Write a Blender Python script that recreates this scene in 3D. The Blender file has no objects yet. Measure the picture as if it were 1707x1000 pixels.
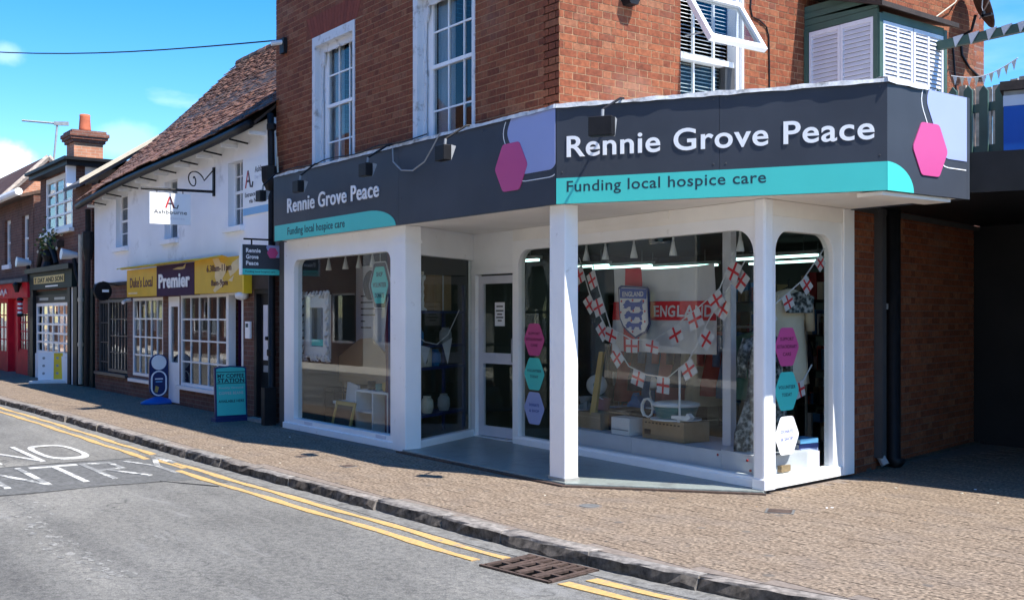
import bpy, bmesh, math, random
from mathutils import Vector, Matrix, noise as mnoise
R = math.radians
random.seed(11)
SC = bpy.context.scene
COL = SC.collection

# ---------------------------------------------------------------- camera
cd = bpy.data.cameras.new('camera')
cam = bpy.data.objects.new('camera', cd); COL.objects.link(cam)
cam.location = (7.90, -6.42, 1.60)
cam.rotation_euler = (R(90), 0, R(53.7))
cd.sensor_width = 36.0
cd.lens = 36.0 * 1800 / 1707
cd.shift_y = 25 / 1707
cd.clip_start = 0.05
cd.clip_end = 3000
SC.camera = cam

# ---------------------------------------------------------------- sky and sun
SUN_AZ, SUN_EL = R(74.0), R(58)          # azimuth clockwise from +Y
SD = Vector((math.sin(SUN_AZ) * math.cos(SUN_EL), math.cos(SUN_AZ) * math.cos(SUN_EL), math.sin(SUN_EL)))
w = bpy.data.worlds.new('World'); SC.world = w; w.use_nodes = True
nt = w.node_tree; nt.nodes.clear()
out = nt.nodes.new('ShaderNodeOutputWorld')
bg = nt.nodes.new('ShaderNodeBackground'); bg.inputs['Strength'].default_value = 0.116
sky = nt.nodes.new('ShaderNodeTexSky'); sky.sky_type = 'NISHITA'; sky.sun_disc = False
sky.sun_elevation = SUN_EL; sky.sun_rotation = SUN_AZ
sky.air_density = 1.0; sky.dust_density = 0.0; sky.ozone_density = 4.0
hs = nt.nodes.new('ShaderNodeHueSaturation'); hs.inputs['Hue'].default_value = 0.504; hs.inputs['Saturation'].default_value = 1.40; hs.inputs['Value'].default_value = 0.95
tc = nt.nodes.new('ShaderNodeTexCoord')
mp = nt.nodes.new('ShaderNodeMapping'); mp.inputs['Scale'].default_value = (1.2, 1.2, 4.2)
cn = nt.nodes.new('ShaderNodeTexNoise'); cn.inputs['Scale'].default_value = 2.3; cn.inputs['Detail'].default_value = 7; cn.inputs['Roughness'].default_value = 0.56
cr = nt.nodes.new('ShaderNodeValToRGB'); cr.color_ramp.elements[0].position = 0.57; cr.color_ramp.elements[1].position = 0.74
sep = nt.nodes.new('ShaderNodeSeparateXYZ')
low = nt.nodes.new('ShaderNodeMapRange'); low.inputs[1].default_value = 0.12; low.inputs[2].default_value = 0.22; low.inputs[3].default_value = 1.0; low.inputs[4].default_value = 0.10
mul = nt.nodes.new('ShaderNodeMath'); mul.operation = 'MULTIPLY'
mix = nt.nodes.new('ShaderNodeMixRGB'); mix.inputs[2].default_value = (7.0, 7.4, 8.0, 1)
L = nt.links.new
L(tc.outputs['Generated'], mp.inputs['Vector']); L(mp.outputs[0], cn.inputs['Vector']); L(cn.outputs['Fac'], cr.inputs[0])
L(tc.outputs['Generated'], sep.inputs[0]); L(sep.outputs['Z'], low.inputs[0])
L(cr.outputs[0], mul.inputs[0]); L(low.outputs[0], mul.inputs[1])
acc = mul.outputs[0]                                                                # a bank of white cloud low over the far roofs, and two faint scraps
for (cx, cy, cz), (kx, kz), amt in (((-.976, .170, .122), (25, 36), .85), ((-.958, .190, .213), (48, 90), .20), ((-.949, .280, .150), (34, 60), .16)):
    mv = nt.nodes.new('ShaderNodeMapping'); mv.vector_type = 'POINT'; mv.inputs['Location'].default_value = (-cx * kx, -cy * kx, -cz * kz); mv.inputs['Scale'].default_value = (kx, kx, kz)
    ln = nt.nodes.new('ShaderNodeVectorMath'); ln.operation = 'LENGTH'
    n2 = nt.nodes.new('ShaderNodeTexNoise'); n2.inputs['Scale'].default_value = 11; n2.inputs['Detail'].default_value = 8; n2.inputs['Roughness'].default_value = .6
    ml = nt.nodes.new('ShaderNodeMath'); ml.operation = 'MULTIPLY_ADD'; ml.inputs[1].default_value = -2.4
    mr2 = nt.nodes.new('ShaderNodeMapRange'); mr2.inputs[1].default_value = -.75; mr2.inputs[2].default_value = -.05; mr2.inputs[3].default_value = amt; mr2.inputs[4].default_value = 0; mr2.interpolation_type = 'SMOOTHSTEP'
    mx2 = nt.nodes.new('ShaderNodeMath'); mx2.operation = 'MAXIMUM'
    L(tc.outputs['Generated'], mv.inputs['Vector']); L(mv.outputs[0], ln.inputs[0]); L(tc.outputs['Generated'], n2.inputs['Vector'])
    L(n2.outputs['Fac'], ml.inputs[0]); L(ln.outputs['Value'], ml.inputs[2]); L(ml.outputs[0], mr2.inputs[0]); L(mr2.outputs[0], mx2.inputs[0]); L(acc, mx2.inputs[1]); acc = mx2.outputs[0]
L(sky.outputs[0], hs.inputs['Color']); L(hs.outputs[0], mix.inputs[1]); L(acc, mix.inputs[0])
L(mix.outputs[0], bg.inputs['Color']); L(bg.outputs[0], out.inputs['Surface'])

sl = bpy.data.lights.new('sun', 'SUN'); sl.energy = 3.9; sl.angle = R(0.5); sl.color = (1.0, 0.955, 0.88)
sun = bpy.data.objects.new('sun', sl); COL.objects.link(sun)
sun.rotation_euler = SD.to_track_quat('Z', 'Y').to_euler(); sun.location = (20, 5, 30)

SC.view_settings.view_transform = 'Standard'; SC.view_settings.look = 'None'
SC.view_settings.exposure = 1.33; SC.view_settings.gamma = 1.0; SC.view_settings.use_curve_mapping = False
SC.render.engine = 'CYCLES'
SC.cycles.max_bounces = 6; SC.cycles.diffuse_bounces = 4; SC.cycles.transparent_max_bounces = 16; SC.cycles.glossy_bounces = 3
SC.cycles.caustics_reflective = False; SC.cycles.caustics_refractive = False
SC.cycles.sample_clamp_indirect = 6.0

# ---------------------------------------------------------------- materials
MATS = {}
def newmat(name):
    m = bpy.data.materials.new(name); m.use_nodes = True
    t = m.node_tree; b = t.nodes['Principled BSDF']
    MATS[name] = m
    return m, t, b
def setp(b, **k):
    for a, v in k.items():
        a = a.replace('_', ' ')
        if a in b.inputs: b.inputs[a].default_value = v
def nd(t, kind, **k):
    n = t.nodes.new('ShaderNode' + kind)
    for a, v in k.items():
        if hasattr(n, a): setattr(n, a, v)
        else: n.inputs[a.replace('_', ' ')].default_value = v
    return n
def ramp(t, fac, stops):
    r = t.nodes.new('ShaderNodeValToRGB'); e = r.color_ramp.elements
    while len(e) < len(stops): e.new(0.5)
    for q, (p, c) in zip(e, stops): q.position = p; q.color = (*c, 1) if len(c) == 3 else c
    t.links.new(fac, r.inputs[0]); return r
def mixc(t, fac, a, b, mode='MIX'):
    n = t.nodes.new('ShaderNodeMixRGB'); n.blend_type = mode
    for i, v in enumerate((fac, a, b)):
        if hasattr(v, 'is_linked') or hasattr(v, 'links'): t.links.new(v, n.inputs[i])
        elif isinstance(v, (int, float)): n.inputs[i].default_value = v
        else: n.inputs[i].default_value = (*v, 1)
    return n.outputs[0]
def noise(t, scale, detail=4, rough=0.55, coord='Object', dist=0.0, sc=None):
    c = t.nodes.new('ShaderNodeTexCoord'); n = nd(t, 'TexNoise', Scale=scale, Detail=detail, Roughness=rough, Distortion=dist)
    v = c.outputs[coord] if coord != 'World' else t.nodes.new('ShaderNodeNewGeometry').outputs['Position']
    if sc:
        mpp = t.nodes.new('ShaderNodeMapping'); mpp.inputs['Scale'].default_value = sc
        t.links.new(v, mpp.inputs['Vector']); v = mpp.outputs[0]
    t.links.new(v, n.inputs['Vector']); return n.outputs['Fac']
def bumpn(t, b, height, strength, dist=0.01):
    n = nd(t, 'Bump', Strength=strength, Distance=dist)
    t.links.new(height, n.inputs['Height']); t.links.new(n.outputs[0], b.inputs['Normal'])
def sh(c, f): return tuple(min(1, x * f) for x in c)
def M(name, c, rough=0.6, var=0.12, scale=6.0, bump=0.0, bscale=40.0, metal=0.0, spec=0.3, dirt=None, dirt_amt=0.5, dscale=3.0):
    m, t, b = newmat(name)
    f = noise(t, scale, 5)
    r = ramp(t, f, [(0.3, sh(c, 1 - var)), (0.7, sh(c, 1 + var))])
    o = r.outputs[0]
    if dirt:
        g = ramp(t, noise(t, dscale, 8, 0.65), [(1 - dirt_amt - 0.06, (0, 0, 0)), (1 - dirt_amt + 0.1, (1, 1, 1))])
        o = mixc(t, g.outputs[0], o, dirt)
    t.links.new(o, b.inputs['Base Color'])
    setp(b, Roughness=rough, Metallic=metal, Specular_IOR_Level=spec)
    if bump: bumpn(t, b, noise(t, bscale, 4), bump)
    return m
def rnd_value(t):
    g = t.nodes.new('ShaderNodeNewGeometry'); o = t.nodes.new('ShaderNodeObjectInfo')
    a = nd(t, 'Math', operation='ADD'); f = nd(t, 'Math', operation='FRACT')
    t.links.new(g.outputs['Random Per Island'], a.inputs[0]); t.links.new(o.outputs['Random'], a.inputs[1]); t.links.new(a.outputs[0], f.inputs[0])
    return f.outputs[0]
def M_pieces(name, stops, rough=0.85, grain=0.25, gscale=30.0, bump=0.3, bscale=60.0, stain=None, st=(0.55, 0.75), stscale=0.9, gum=0):
    """colour picked per piece, with grain on top"""
    m, t, b = newmat(name)
    r = ramp(t, rnd_value(t), stops); r.color_ramp.interpolation = 'LINEAR'
    g = ramp(t, noise(t, gscale, 6, 0.6, 'World'), [(0.33, (1 - grain,) * 3), (0.67, (1 + grain * 0.6,) * 3)])
    o = mixc(t, 1.0, r.outputs[0], g.outputs[0], 'MULTIPLY')
    if stain:
        s = ramp(t, noise(t, stscale, 6, 0.6, 'World'), [(st[0], (0, 0, 0)), (st[1], (0.7, 0.7, 0.7))])
        o = mixc(t, s.outputs[0], o, stain)
    if gum:
        tcd = t.nodes.new('ShaderNodeTexCoord'); geo = t.nodes.new('ShaderNodeNewGeometry'); v = nd(t, 'TexVoronoi', Scale=gum); t.links.new(geo.outputs['Position'], v.inputs['Vector'])
        gs = ramp(t, v.outputs['Distance'], [(.085, (.7, .7, .7)), (.11, (0, 0, 0))]); o = mixc(t, gs.outputs[0], o, (.10, .09, .082))
    t.links.new(o, b.inputs['Base Color']); setp(b, Roughness=rough, Specular_IOR_Level=0.3)
    bumpn(t, b, noise(t, bscale, 5, .55, 'World'), bump, 0.004)
    return m
def M_glass(name, tint=(0.86, 0.9, 0.88), f0=0.06, rough=0.0):
    m, t, b = newmat(name); t.nodes.remove(b)
    lw = nd(t, 'LayerWeight', Blend=0.5); p = nd(t, 'Math', operation='POWER'); p.inputs[1].default_value = 5.0
    mr = nd(t, 'MapRange'); mr.inputs[3].default_value = f0; mr.inputs[4].default_value = 1.0
    tr = nd(t, 'BsdfTransparent'); tr.inputs[0].default_value = (*tint, 1)
    gl = nd(t, 'BsdfGlossy', Roughness=rough); mx = t.nodes.new('ShaderNodeMixShader')
    k = t.links.new
    k(lw.outputs['Facing'], p.inputs[0]); k(p.outputs[0], mr.inputs[0]); k(mr.outputs[0], mx.inputs[0])
    k(tr.outputs[0], mx.inputs[1]); k(gl.outputs[0], mx.inputs[2]); k(mx.outputs[0], t.nodes['Material Output'].inputs[0])
    return m
def M_emit(name, c, s):
    m, t, b = newmat(name); setp(b, Base_Color=(*c, 1), Emission_Color=(*c, 1), Emission_Strength=s); return m

M_pieces('brick', [(0, (.17, .046, .022)), (.3, (.215, .061, .028)), (.55, (.24, .070, .031)), (.8, (.265, .085, .038)), (.95, (.28, .110, .055)), (1, (.175, .056, .033))], grain=.36, gscale=26, stain=(.25, .15, .11), st=(.58, .82), bump=.5)
M_pieces('brick_dark', [(0, (.07, .03, .024)), (.4, (.13, .048, .034)), (.75, (.18, .065, .043)), (1, (.10, .06, .052))], grain=.35, gscale=22, bump=.5)
M_pieces('brick_rubbed', [(0, (.19, .045, .028)), (1, (.25, .06, .035))], grain=.15, gscale=20)
M_pieces('brick_orange', [(0, (.34, .13, .07)), (.6, (.46, .19, .10)), (1, (.40, .22, .14))], grain=.25)
M('mortar', (.37, .225, .130), .95, .18, 12, bump=.4, bscale=120)
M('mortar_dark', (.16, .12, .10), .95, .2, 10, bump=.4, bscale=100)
M_pieces('paver', [(0, (.210, .157, .113)), (.5, (.230, .174, .126)), (1, (.250, .192, .141))], rough=.9, grain=.8, gscale=34, bump=.5, bscale=160, stain=(.15, .125, .11), st=(.5, .85), stscale=1.6, gum=2.6)
M('paver_joint', (.19, .155, .13), .95, .25, 20)
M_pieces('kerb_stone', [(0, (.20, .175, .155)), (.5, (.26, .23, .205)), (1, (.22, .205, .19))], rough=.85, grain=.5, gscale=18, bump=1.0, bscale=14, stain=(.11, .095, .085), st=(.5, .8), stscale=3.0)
M_pieces('kerb_face_shade', [(0, (.075, .062, .052)), (.5, (.125, .106, .090)), (1, (.095, .085, .075))], rough=.9, grain=.8, gscale=14, bump=1.0, bscale=16, stain=(.20, .185, .165), st=(.62, .78), stscale=5.0)  # road-side kerb face, its shade put into the colour, with stains
M_pieces('roof_tile', [(0, (.065, .032, .024)), (.3, (.135, .062, .042)), (.6, (.19, .092, .063)), (.85, (.25, .135, .097)), (1, (.09, .063, .052))], grain=.45, gscale=9, bump=.5, bscale=30, stain=(.13, .10, .085), st=(.5, .75), stscale=.8)
M('slate', (.11, .11, .12), .7, .2, 3, bump=.3, bscale=10)
M('white_paint', (.89, .89, .89), .42, .04, 2.0, bump=.12, bscale=24, dirt=(.46, .44, .40), dirt_amt=.29, dscale=9.0)
M('white_gloss', (.78, .79, .80), .3, .03, 3.0)
M('white_soffit', (.90, .87, .82), .6, .07, 1.5)
M('white_peeling', (.70, .71, .73), .65, .06, 3.0, bump=.4, bscale=22, dirt=(.30, .28, .26), dirt_amt=.39, dscale=7.0)
M('plaster', (.88, .89, .92), .85, .06, 0.9, bump=.25, bscale=14, dirt=(.52, .52, .54), dirt_amt=.36, dscale=1.1)
M('lead', (.62, .63, .64), .45, .25, 9, bump=.8, bscale=12, metal=.0, dirt=(.22, .21, .2), dirt_amt=.40, dscale=6)
M('sign_charcoal', (.050, .058, .074), .45, .14, 1.2, spec=.18, bump=.05, bscale=3)
M('sign_teal', (.068, .57, .52), .4, .03, 2)
M('sign_pink', (.54, .080, .25), .42, .03, 2)
M('sign_lavender', (.32, .38, .66), .42, .03, 2)
M('sign_white', (.85, .86, .88), .4, .02, 2)
M('sign_ink', (.02, .055, .075), .5, .05, 3)
M('black_metal', (.014, .014, .016), .5, .2, 8, bump=.05, spec=.2)
M('black_paint', (.014, .015, .017), .5, .2, 4, spec=.15)
M('grey_metal', (.30, .31, .32), .4, .15, 8)
M('dark_timber', (.045, .032, .026), .7, .3, 5, bump=.3)
M('weathered_wood', (.40, .33, .27), .85, .3, 14, bump=.4, bscale=30)
M('green_paint', (.055, .105, .085), .5, .14, 4, bump=.1)
M('shutter_white', (.66, .66, .72), .45, .05, 4)
M('yellow_vinyl', (.66, .40, .014), .5, .08, 2.5, bump=.12, bscale=5)
M('yellow_bright', (.80, .55, .03), .4, .1, 6)
M('yellow_bare', (.72, .56, .30), .5, .08, 4)
M('purple_vinyl', (.040, .009, .046), .6, .08, 3, spec=.1)
M('maroon_ink', (.09, .018, .03), .5, .05, 3)
M('red_paint', (.52, .016, .034), .6, .15, 4, spec=.1)
M('gold', (.48, .33, .09), .4, .15, 8)
M('dark_green', (.012, .024, .023), .55, .15, 4, spec=.12)
M('grey_frame', (.065, .066, .07), .45, .1, 4)
M('blue_sign', (.01, .10, .42), .35, .06, 3)
M('navy', (.018, .03, .12), .4, .1, 4)
M('sky_blue', (.16, .42, .72), .4, .06, 3)
M('red_ink', (.48, .03, .035), .5, .05, 4)
M('flag_white', (.55, .55, .57), .8, .04, 6)
M('flag_red', (.55, .03, .04), .8, .05, 6)
M('crest_blue', (.03, .07, .30), .5, .05, 4)
M('cardboard', (.34, .235, .14), .85, .1, 6)
M('tan_flat', (.42, .30, .19), .75, .08, 2)  # box flap line, and the panel painted as a window reflection
M('plastic_white', (.72, .73, .74), .35, .03, 3)
M('plastic_teal', (.012, .13, .15), .35, .05, 3)
M('cloth_pink', (.45, .16, .18), .9, .15, 5)
M('cloth_blue', (.06, .17, .36), .9, .15, 5)
M('cloth_red', (.34, .05, .05), .9, .15, 5)
M('cloth_navy', (.025, .03, .07), .9, .2, 5)
M('cloth_cream', (.55, .50, .40), .9, .1, 5)
M('cloth_purple', (.10, .022, .05), .9, .2, 5)
M('cloth_mustard', (.50, .33, .10), .9, .1, 5)
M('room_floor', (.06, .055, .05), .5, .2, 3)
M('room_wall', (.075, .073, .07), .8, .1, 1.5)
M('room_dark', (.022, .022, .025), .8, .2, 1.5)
M('porch_floor', (.23, .26, .245), .35, .14, 30, dirt=(.16, .17, .16), dirt_amt=.42, dscale=4)
M('concrete', (.34, .33, .31), .9, .15, 9, bump=.4, bscale=50)
M('terracotta', (.50, .14, .07), .8, .15, 7)
M('iron_rust', (.075, .05, .04), .75, .35, 20, bump=.5, bscale=60)
M('leaf_green', (.06, .10, .03), .7, .3, 12)
M('iron_grey', (.13, .13, .13), .6, .3, 14, bump=.3)
M('shade_black', (.004, .004, .004), .95, .1, 4, spec=.0)
M('green_cloth', (.10, .26, .22), .9, .1, 5)
M('cream_bounce', (.72, .68, .60), .85, .08, 2)  # unseen house fronts and pavement, lightened to bounce light into the shade
M('mirror_glass', (.35, .36, .37), .06, .02, 2, metal=1.0)
M('plastic_blue', (.03, .16, .40), .4, .08, 4)
M('plastic_pinkish', (.50, .20, .20), .5, .08, 4)
M_glass('glass', (.93, .95, .94), .022)
M_glass('glass_upper', (.80, .83, .84), .03)
M_glass('glass_far', (.70, .73, .75), .022)
M_emit('tube_light', (.62, 1.0, .93), 1.5)

def floral():
    m, t, b = newmat('floral_cloth')
    v = nd(t, 'TexVoronoi', Scale=26.0); c = t.nodes.new('ShaderNodeTexCoord'); t.links.new(c.outputs['Object'], v.inputs['Vector'])
    r = ramp(t, v.outputs['Distance'], [(.25, (.03, .045, .05)), (.45, (.18, .21, .22)), (.7, (.34, .36, .37))])
    n2 = ramp(t, noise(t, 14, 5), [(.42, (.10, .13, .14)), (.58, (1, 1, 1))])
    t.links.new(mixc(t, 1.0, r.outputs[0], n2.outputs[0], 'MULTIPLY'), b.inputs['Base Color']); setp(b, Roughness=.9)
floral()

def asphalt():
    m, t, b = newmat('asphalt')
    big = ramp(t, noise(t, .5, 6, .6), [(.35, (.138, .134, .125)), (.65, (.185, .180, .168))])
    fine = ramp(t, noise(t, 80, 4, .75), [(.30, (.50, .50, .50)), (.5, (1, 1, 1)), (.70, (1.55, 1.53, 1.5))])
    mid = ramp(t, noise(t, 22, 6, .7), [(.36, (.68, .68, .69)), (.5, (1, 1, 1)), (.64, (1.25, 1.24, 1.22))])
    o = mixc(t, 1.0, big.outputs[0], fine.outputs[0], 'MULTIPLY'); o = mixc(t, 1.0, o, mid.outputs[0], 'MULTIPLY')
    tracks = ramp(t, noise(t, 1.0, 4, .5, sc=(.10, 1.5, 1), dist=.3), [(.36, (.80, .80, .81)), (.5, (1, 1, 1)), (.64, (1.22, 1.21, 1.19))])   # polished wheel tracks
    o = mixc(t, 1.0, o, tracks.outputs[0], 'MULTIPLY')
    wear = ramp(t, noise(t, 1.1, 9, .72, sc=(.30, 1.7, 1), dist=1.4), [(.58, (0, 0, 0)), (.66, (.6, .6, .6))])                                # fretted stone
    o = mixc(t, wear.outputs[0], o, (.25, .245, .235))
    oil = ramp(t, noise(t, 1.7, 5, .6), [(.66, (0, 0, 0)), (.78, (.35, .35, .35))]); o = mixc(t, oil.outputs[0], o, (.055, .055, .055))
    c = t.nodes.new('ShaderNodeTexCoord'); v = nd(t, 'TexVoronoi', Scale=.75, feature='DISTANCE_TO_EDGE'); dn = nd(t, 'TexNoise', Scale=3.2, Detail=7)
    va = nd(t, 'VectorMath', operation='ADD'); vm = nd(t, 'VectorMath', operation='SCALE'); vm.inputs['Scale'].default_value = .6
    t.links.new(c.outputs['Object'], dn.inputs['Vector']); t.links.new(dn.outputs['Color'], vm.inputs[0])
    t.links.new(c.outputs['Object'], va.inputs[0]); t.links.new(vm.outputs[0], va.inputs[1]); t.links.new(va.outputs[0], v.inputs['Vector'])
    crk = ramp(t, v.outputs['Distance'], [(.004, (1, 1, 1)), (.011, (0, 0, 0))]); msk = ramp(t, noise(t, .6, 3), [(.50, (0, 0, 0)), (.60, (.6, .6, .6))])
    o = mixc(t, mixc(t, 1.0, crk.outputs[0], msk.outputs[0], 'MULTIPLY'), o, (.035, .035, .035))
    t.links.new(o, b.inputs['Base Color']); setp(b, Roughness=.88, Specular_IOR_Level=.3)
    bumpn(t, b, noise(t, 45, 6, .75), 1.0, .014)
asphalt()
M('asphalt_patch', (.110, .110, .108), .9, .35, 26, bump=1.0, bscale=70, dirt=(.15, .15, .15), dirt_amt=.38, dscale=6)
M('crack_seal', (.022, .022, .023), .7, .3, 10, dirt=(.10, .10, .10), dirt_amt=.4, dscale=7)
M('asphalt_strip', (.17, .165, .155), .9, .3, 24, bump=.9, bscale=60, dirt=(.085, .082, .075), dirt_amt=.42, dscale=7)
def worn(name, c, thr, sc=9.0, soft=.12):
    """road paint worn through to the asphalt"""
    m, t, b = newmat(name)
    n1 = noise(t, sc, 9, .72); g = ramp(t, n1, [(thr, (0, 0, 0)), (thr + soft, (1, 1, 1))])
    p = ramp(t, noise(t, 30, 5), [(.3, sh(c, .8)), (.7, sh(c, 1.1))])
    t.links.new(mixc(t, g.outputs[0], p.outputs[0], (.19, .19, .185)), b.inputs['Base Color']); setp(b, Roughness=.75)
    bumpn(t, b, noise(t, 70, 5), .5, .006)
def fret():
    m, t, b = newmat('road_fretted')
    g = ramp(t, noise(t, 16, 8, .75), [(.47, (0, 0, 0)), (.56, (1, 1, 1))])
    t.links.new(mixc(t, g.outputs[0], (.155, .152, .143), (.31, .30, .28)), b.inputs['Base Color']); setp(b, Roughness=.95)
    bumpn(t, b, noise(t, 40, 6, .75), 1.0, .02)
fret()
worn('road_yellow', (.50, .315, .115), .545)
worn('road_white', (.56, .55, .52), .51)
worn('road_white_worn', (.60, .59, .55), .43, 5.0, .08)

def brick_tex(name, c1, c2, mortar, sc=1.0, rot=False):
    """far or unseen masonry, too small to tell the bricks apart"""
    m, t, b = newmat(name)
    c = t.nodes.new('ShaderNodeTexCoord'); s = t.nodes.new('ShaderNodeSeparateXYZ'); a = nd(t, 'Math', operation='ADD'); k = t.nodes.new('ShaderNodeCombineXYZ')
    L = t.links.new; L(c.outputs['Object'], s.inputs[0]); L(s.outputs['X'], a.inputs[0]); L(s.outputs['Y'], a.inputs[1]); L(a.outputs[0], k.inputs['X']); L(s.outputs['Z'], k.inputs['Y'])
    bt = t.nodes.new('ShaderNodeTexBrick'); bt.inputs['Scale'].default_value = 1.0
    bt.inputs['Brick Width'].default_value = .225 * sc; bt.inputs['Row Height'].default_value = .075 * sc; bt.inputs['Mortar Size'].default_value = .006
    bt.inputs['Color1'].default_value = (*c1, 1); bt.inputs['Color2'].default_value = (*c2, 1); bt.inputs['Mortar'].default_value = (*mortar, 1)
    L(k.outputs[0], bt.inputs['Vector'])
    g = ramp(t, noise(t, 3, 7, .65), [(.3, (.65, .65, .65)), (.7, (1.25, 1.25, 1.25))])
    L(mixc(t, 1.0, bt.outputs['Color'], g.outputs[0], 'MULTIPLY'), b.inputs['Base Color']); setp(b, Roughness=.9)
    bumpn(t, b, bt.outputs['Fac'], -.5, .006)
brick_tex('brick_far', (.16, .06, .04), (.22, .085, .055), (.22, .17, .14))
brick_tex('brick_far_dark', (.10, .042, .03), (.15, .06, .042), (.15, .115, .095))
brick_tex('brick_far_orange', (.44, .18, .10), (.50, .22, .12), (.45, .34, .25))

# ---------------------------------------------------------------- geometry helpers
class Fr:
    """a wall's own frame: u along the wall, n out of it, z up"""
    def __init__(s, ox, oy, ang=0.0, oz=0.0):
        s.o = Vector((ox, oy, oz)); a = R(ang); s.U = Vector((math.cos(a), math.sin(a), 0)); s.N = Vector((s.U.y, -s.U.x, 0))
    def p(s, u, n, z): return s.o + s.U * u + s.N * n + Vector((0, 0, z))
WL = {}
def rootloc(o):
    while o.parent: o = o.parent
    return WL.get(o.name, Vector((0, 0, 0)))
class MB:
    def __init__(s): s.v = []; s.f = []
    def add(s, vs, fs):
        k = len(s.v); s.v += [Vector(q) for q in vs]; s.f += [tuple(i + k for i in f) for f in fs]; return s
    def box(s, fr, u0, u1, n0, n1, z0, z1, back=True):
        P = fr.p
        vs = [P(u0, n0, z0), P(u1, n0, z0), P(u1, n1, z0), P(u0, n1, z0), P(u0, n0, z1), P(u1, n0, z1), P(u1, n1, z1), P(u0, n1, z1)]
        fs = [(0, 1, 2, 3), (4, 7, 6, 5), (1, 5, 6, 2), (2, 6, 7, 3), (3, 7, 4, 0)]
        if back: fs.append((0, 4, 5, 1))
        return s.add(vs, fs)
    def wbox(s, x0, x1, y0, y1, z0, z1): return s.box(W0, x0, x1, -y1, -y0, z0, z1)
    def prism(s, fr, poly, n0, n1):
        k = len(poly); vs = [fr.p(u, n0, z) for u, z in poly] + [fr.p(u, n1, z) for u, z in poly]
        fs = [tuple(range(k)), tuple(range(2 * k - 1, k - 1, -1))] + [(i, (i + 1) % k, (i + 1) % k + k, i + k) for i in range(k)]
        return s.add(vs, fs)
    def plan(s, poly, z0, z1):
        k = len(poly); vs = [(x, y, z0) for x, y in poly] + [(x, y, z1) for x, y in poly]
        fs = [tuple(range(k)), tuple(range(2 * k - 1, k - 1, -1))] + [(i, (i + 1) % k, (i + 1) % k + k, i + k) for i in range(k)]
        return s.add(vs, fs)
    def ring(s, fr, o, i, r, n0, n1, seg=6, corners=(1, 1, 1, 1)):
        """rectangular frame with a round-cornered opening; o, i = (u0,u1,z0,z1); corners bl, br, tr, tl"""
        u0, u1, z0, z1 = i; a, b, c, d = o; pin = []; pout = []
        cs = [((u0, z0), 180), ((u1, z0), 270), ((u1, z1), 0), ((u0, z1), 90)]
        oc = [(a, c), (b, c), (b, d), (a, d)]
        for q, ((cx, cz), a0) in enumerate(cs):
            rr = r * corners[q] + 1e-4
            mx = cx + (rr if cx == u0 else -rr); mz = cz + (rr if cz == z0 else -rr)
            for k in range(seg + 1):
                t = R(a0 + 90 * k / seg); pin.append((mx + rr * math.cos(t), mz + rr * math.sin(t))); pout.append(oc[q])
        k = len(pin); vs = []
        for n in (n0, n1):
            vs += [fr.p(u, n, z) for u, z in pin] + [fr.p(u, n, z) for u, z in pout]
        fs = []
        for j in range(k):
            l = (j + 1) % k
            fs += [(2 * k + j, 2 * k + l, 3 * k + l, 3 * k + j), (j, l, k + l, k + j), (j, l, 2 * k + l, 2 * k + j)]
            if pout[j] != pout[l]: fs.append((k + j, k + l, 3 * k + l, 3 * k + j))
        return s.add(vs, fs)
    def tube(s, pts, r, seg=8, caps=True):
        pts = [Vector(p) for p in pts]; k0 = len(s.v); n = len(pts); prev = None
        for i, p in enumerate(pts):
            d = (pts[min(i + 1, n - 1)] - pts[max(i - 1, 0)]).normalized()
            ref = prev if prev else (Vector((0, 0, 1)) if abs(d.z) < .9 else Vector((1, 0, 0)))
            a = d.cross(ref); a = a.normalized() if a.length > 1e-6 else d.orthogonal().normalized(); b = d.cross(a).normalized(); prev = a.cross(d)
            rr = r[i] if isinstance(r, (list, tuple)) else r
            s.v += [p + (a * math.cos(2 * math.pi * j / seg) + b * math.sin(2 * math.pi * j / seg)) * rr for j in range(seg)]
        for i in range(n - 1):
            for j in range(seg):
                l = (j + 1) % seg; s.f.append((k0 + i * seg + j, k0 + i * seg + l, k0 + (i + 1) * seg + l, k0 + (i + 1) * seg + j))
        if caps: s.f += [tuple(k0 + j for j in range(seg)), tuple(k0 + (n - 1) * seg + j for j in range(seg))]
        return s
    def lathe(s, c, prof, seg=20, axis=None, sx=1.0, sy=1.0):
        c = Vector(c); k0 = len(s.v); q = Vector(axis).to_track_quat('Z', 'Y') if axis else None
        for r, z in prof:
            for j in range(seg):
                t = 2 * math.pi * j / seg; v = Vector((r * sx * math.cos(t), r * sy * math.sin(t), z))
                s.v.append(c + (q @ v if q else v))
        for i in range(len(prof) - 1):
            for j in range(seg):
                l = (j + 1) % seg; s.f.append((k0 + i * seg + j, k0 + i * seg + l, k0 + (i + 1) * seg + l, k0 + (i + 1) * seg + j))
        s.f += [tuple(k0 + j for j in range(seg)), tuple(k0 + (len(prof) - 1) * seg + j for j in range(seg))]
        return s
    def build(s, name, mat, parent=None, label=None, cat=None, group=None, kind=None, smooth=False, bevel=0, norm=True):
        if parent is not None: loc = rootloc(parent)
        else:
            xs = [q.x for q in s.v]; ys = [q.y for q in s.v]; zs = [q.z for q in s.v]
            loc = Vector(((min(xs) + max(xs)) / 2, (min(ys) + max(ys)) / 2, min(zs)))
            if kind == 'structure': loc = Vector((0, 0, 0))
        me = bpy.data.meshes.new(name); me.from_pydata([q - loc for q in s.v], [], s.f)
        if norm:
            bm = bmesh.new(); bm.from_mesh(me); bmesh.ops.recalc_face_normals(bm, faces=bm.faces[:]); bm.to_mesh(me); bm.free()
        me.materials.append(MATS[mat])
        if smooth: me.polygons.foreach_set('use_smooth', [True] * len(me.polygons))
        o = bpy.data.objects.new(name, me); COL.objects.link(o)
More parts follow.
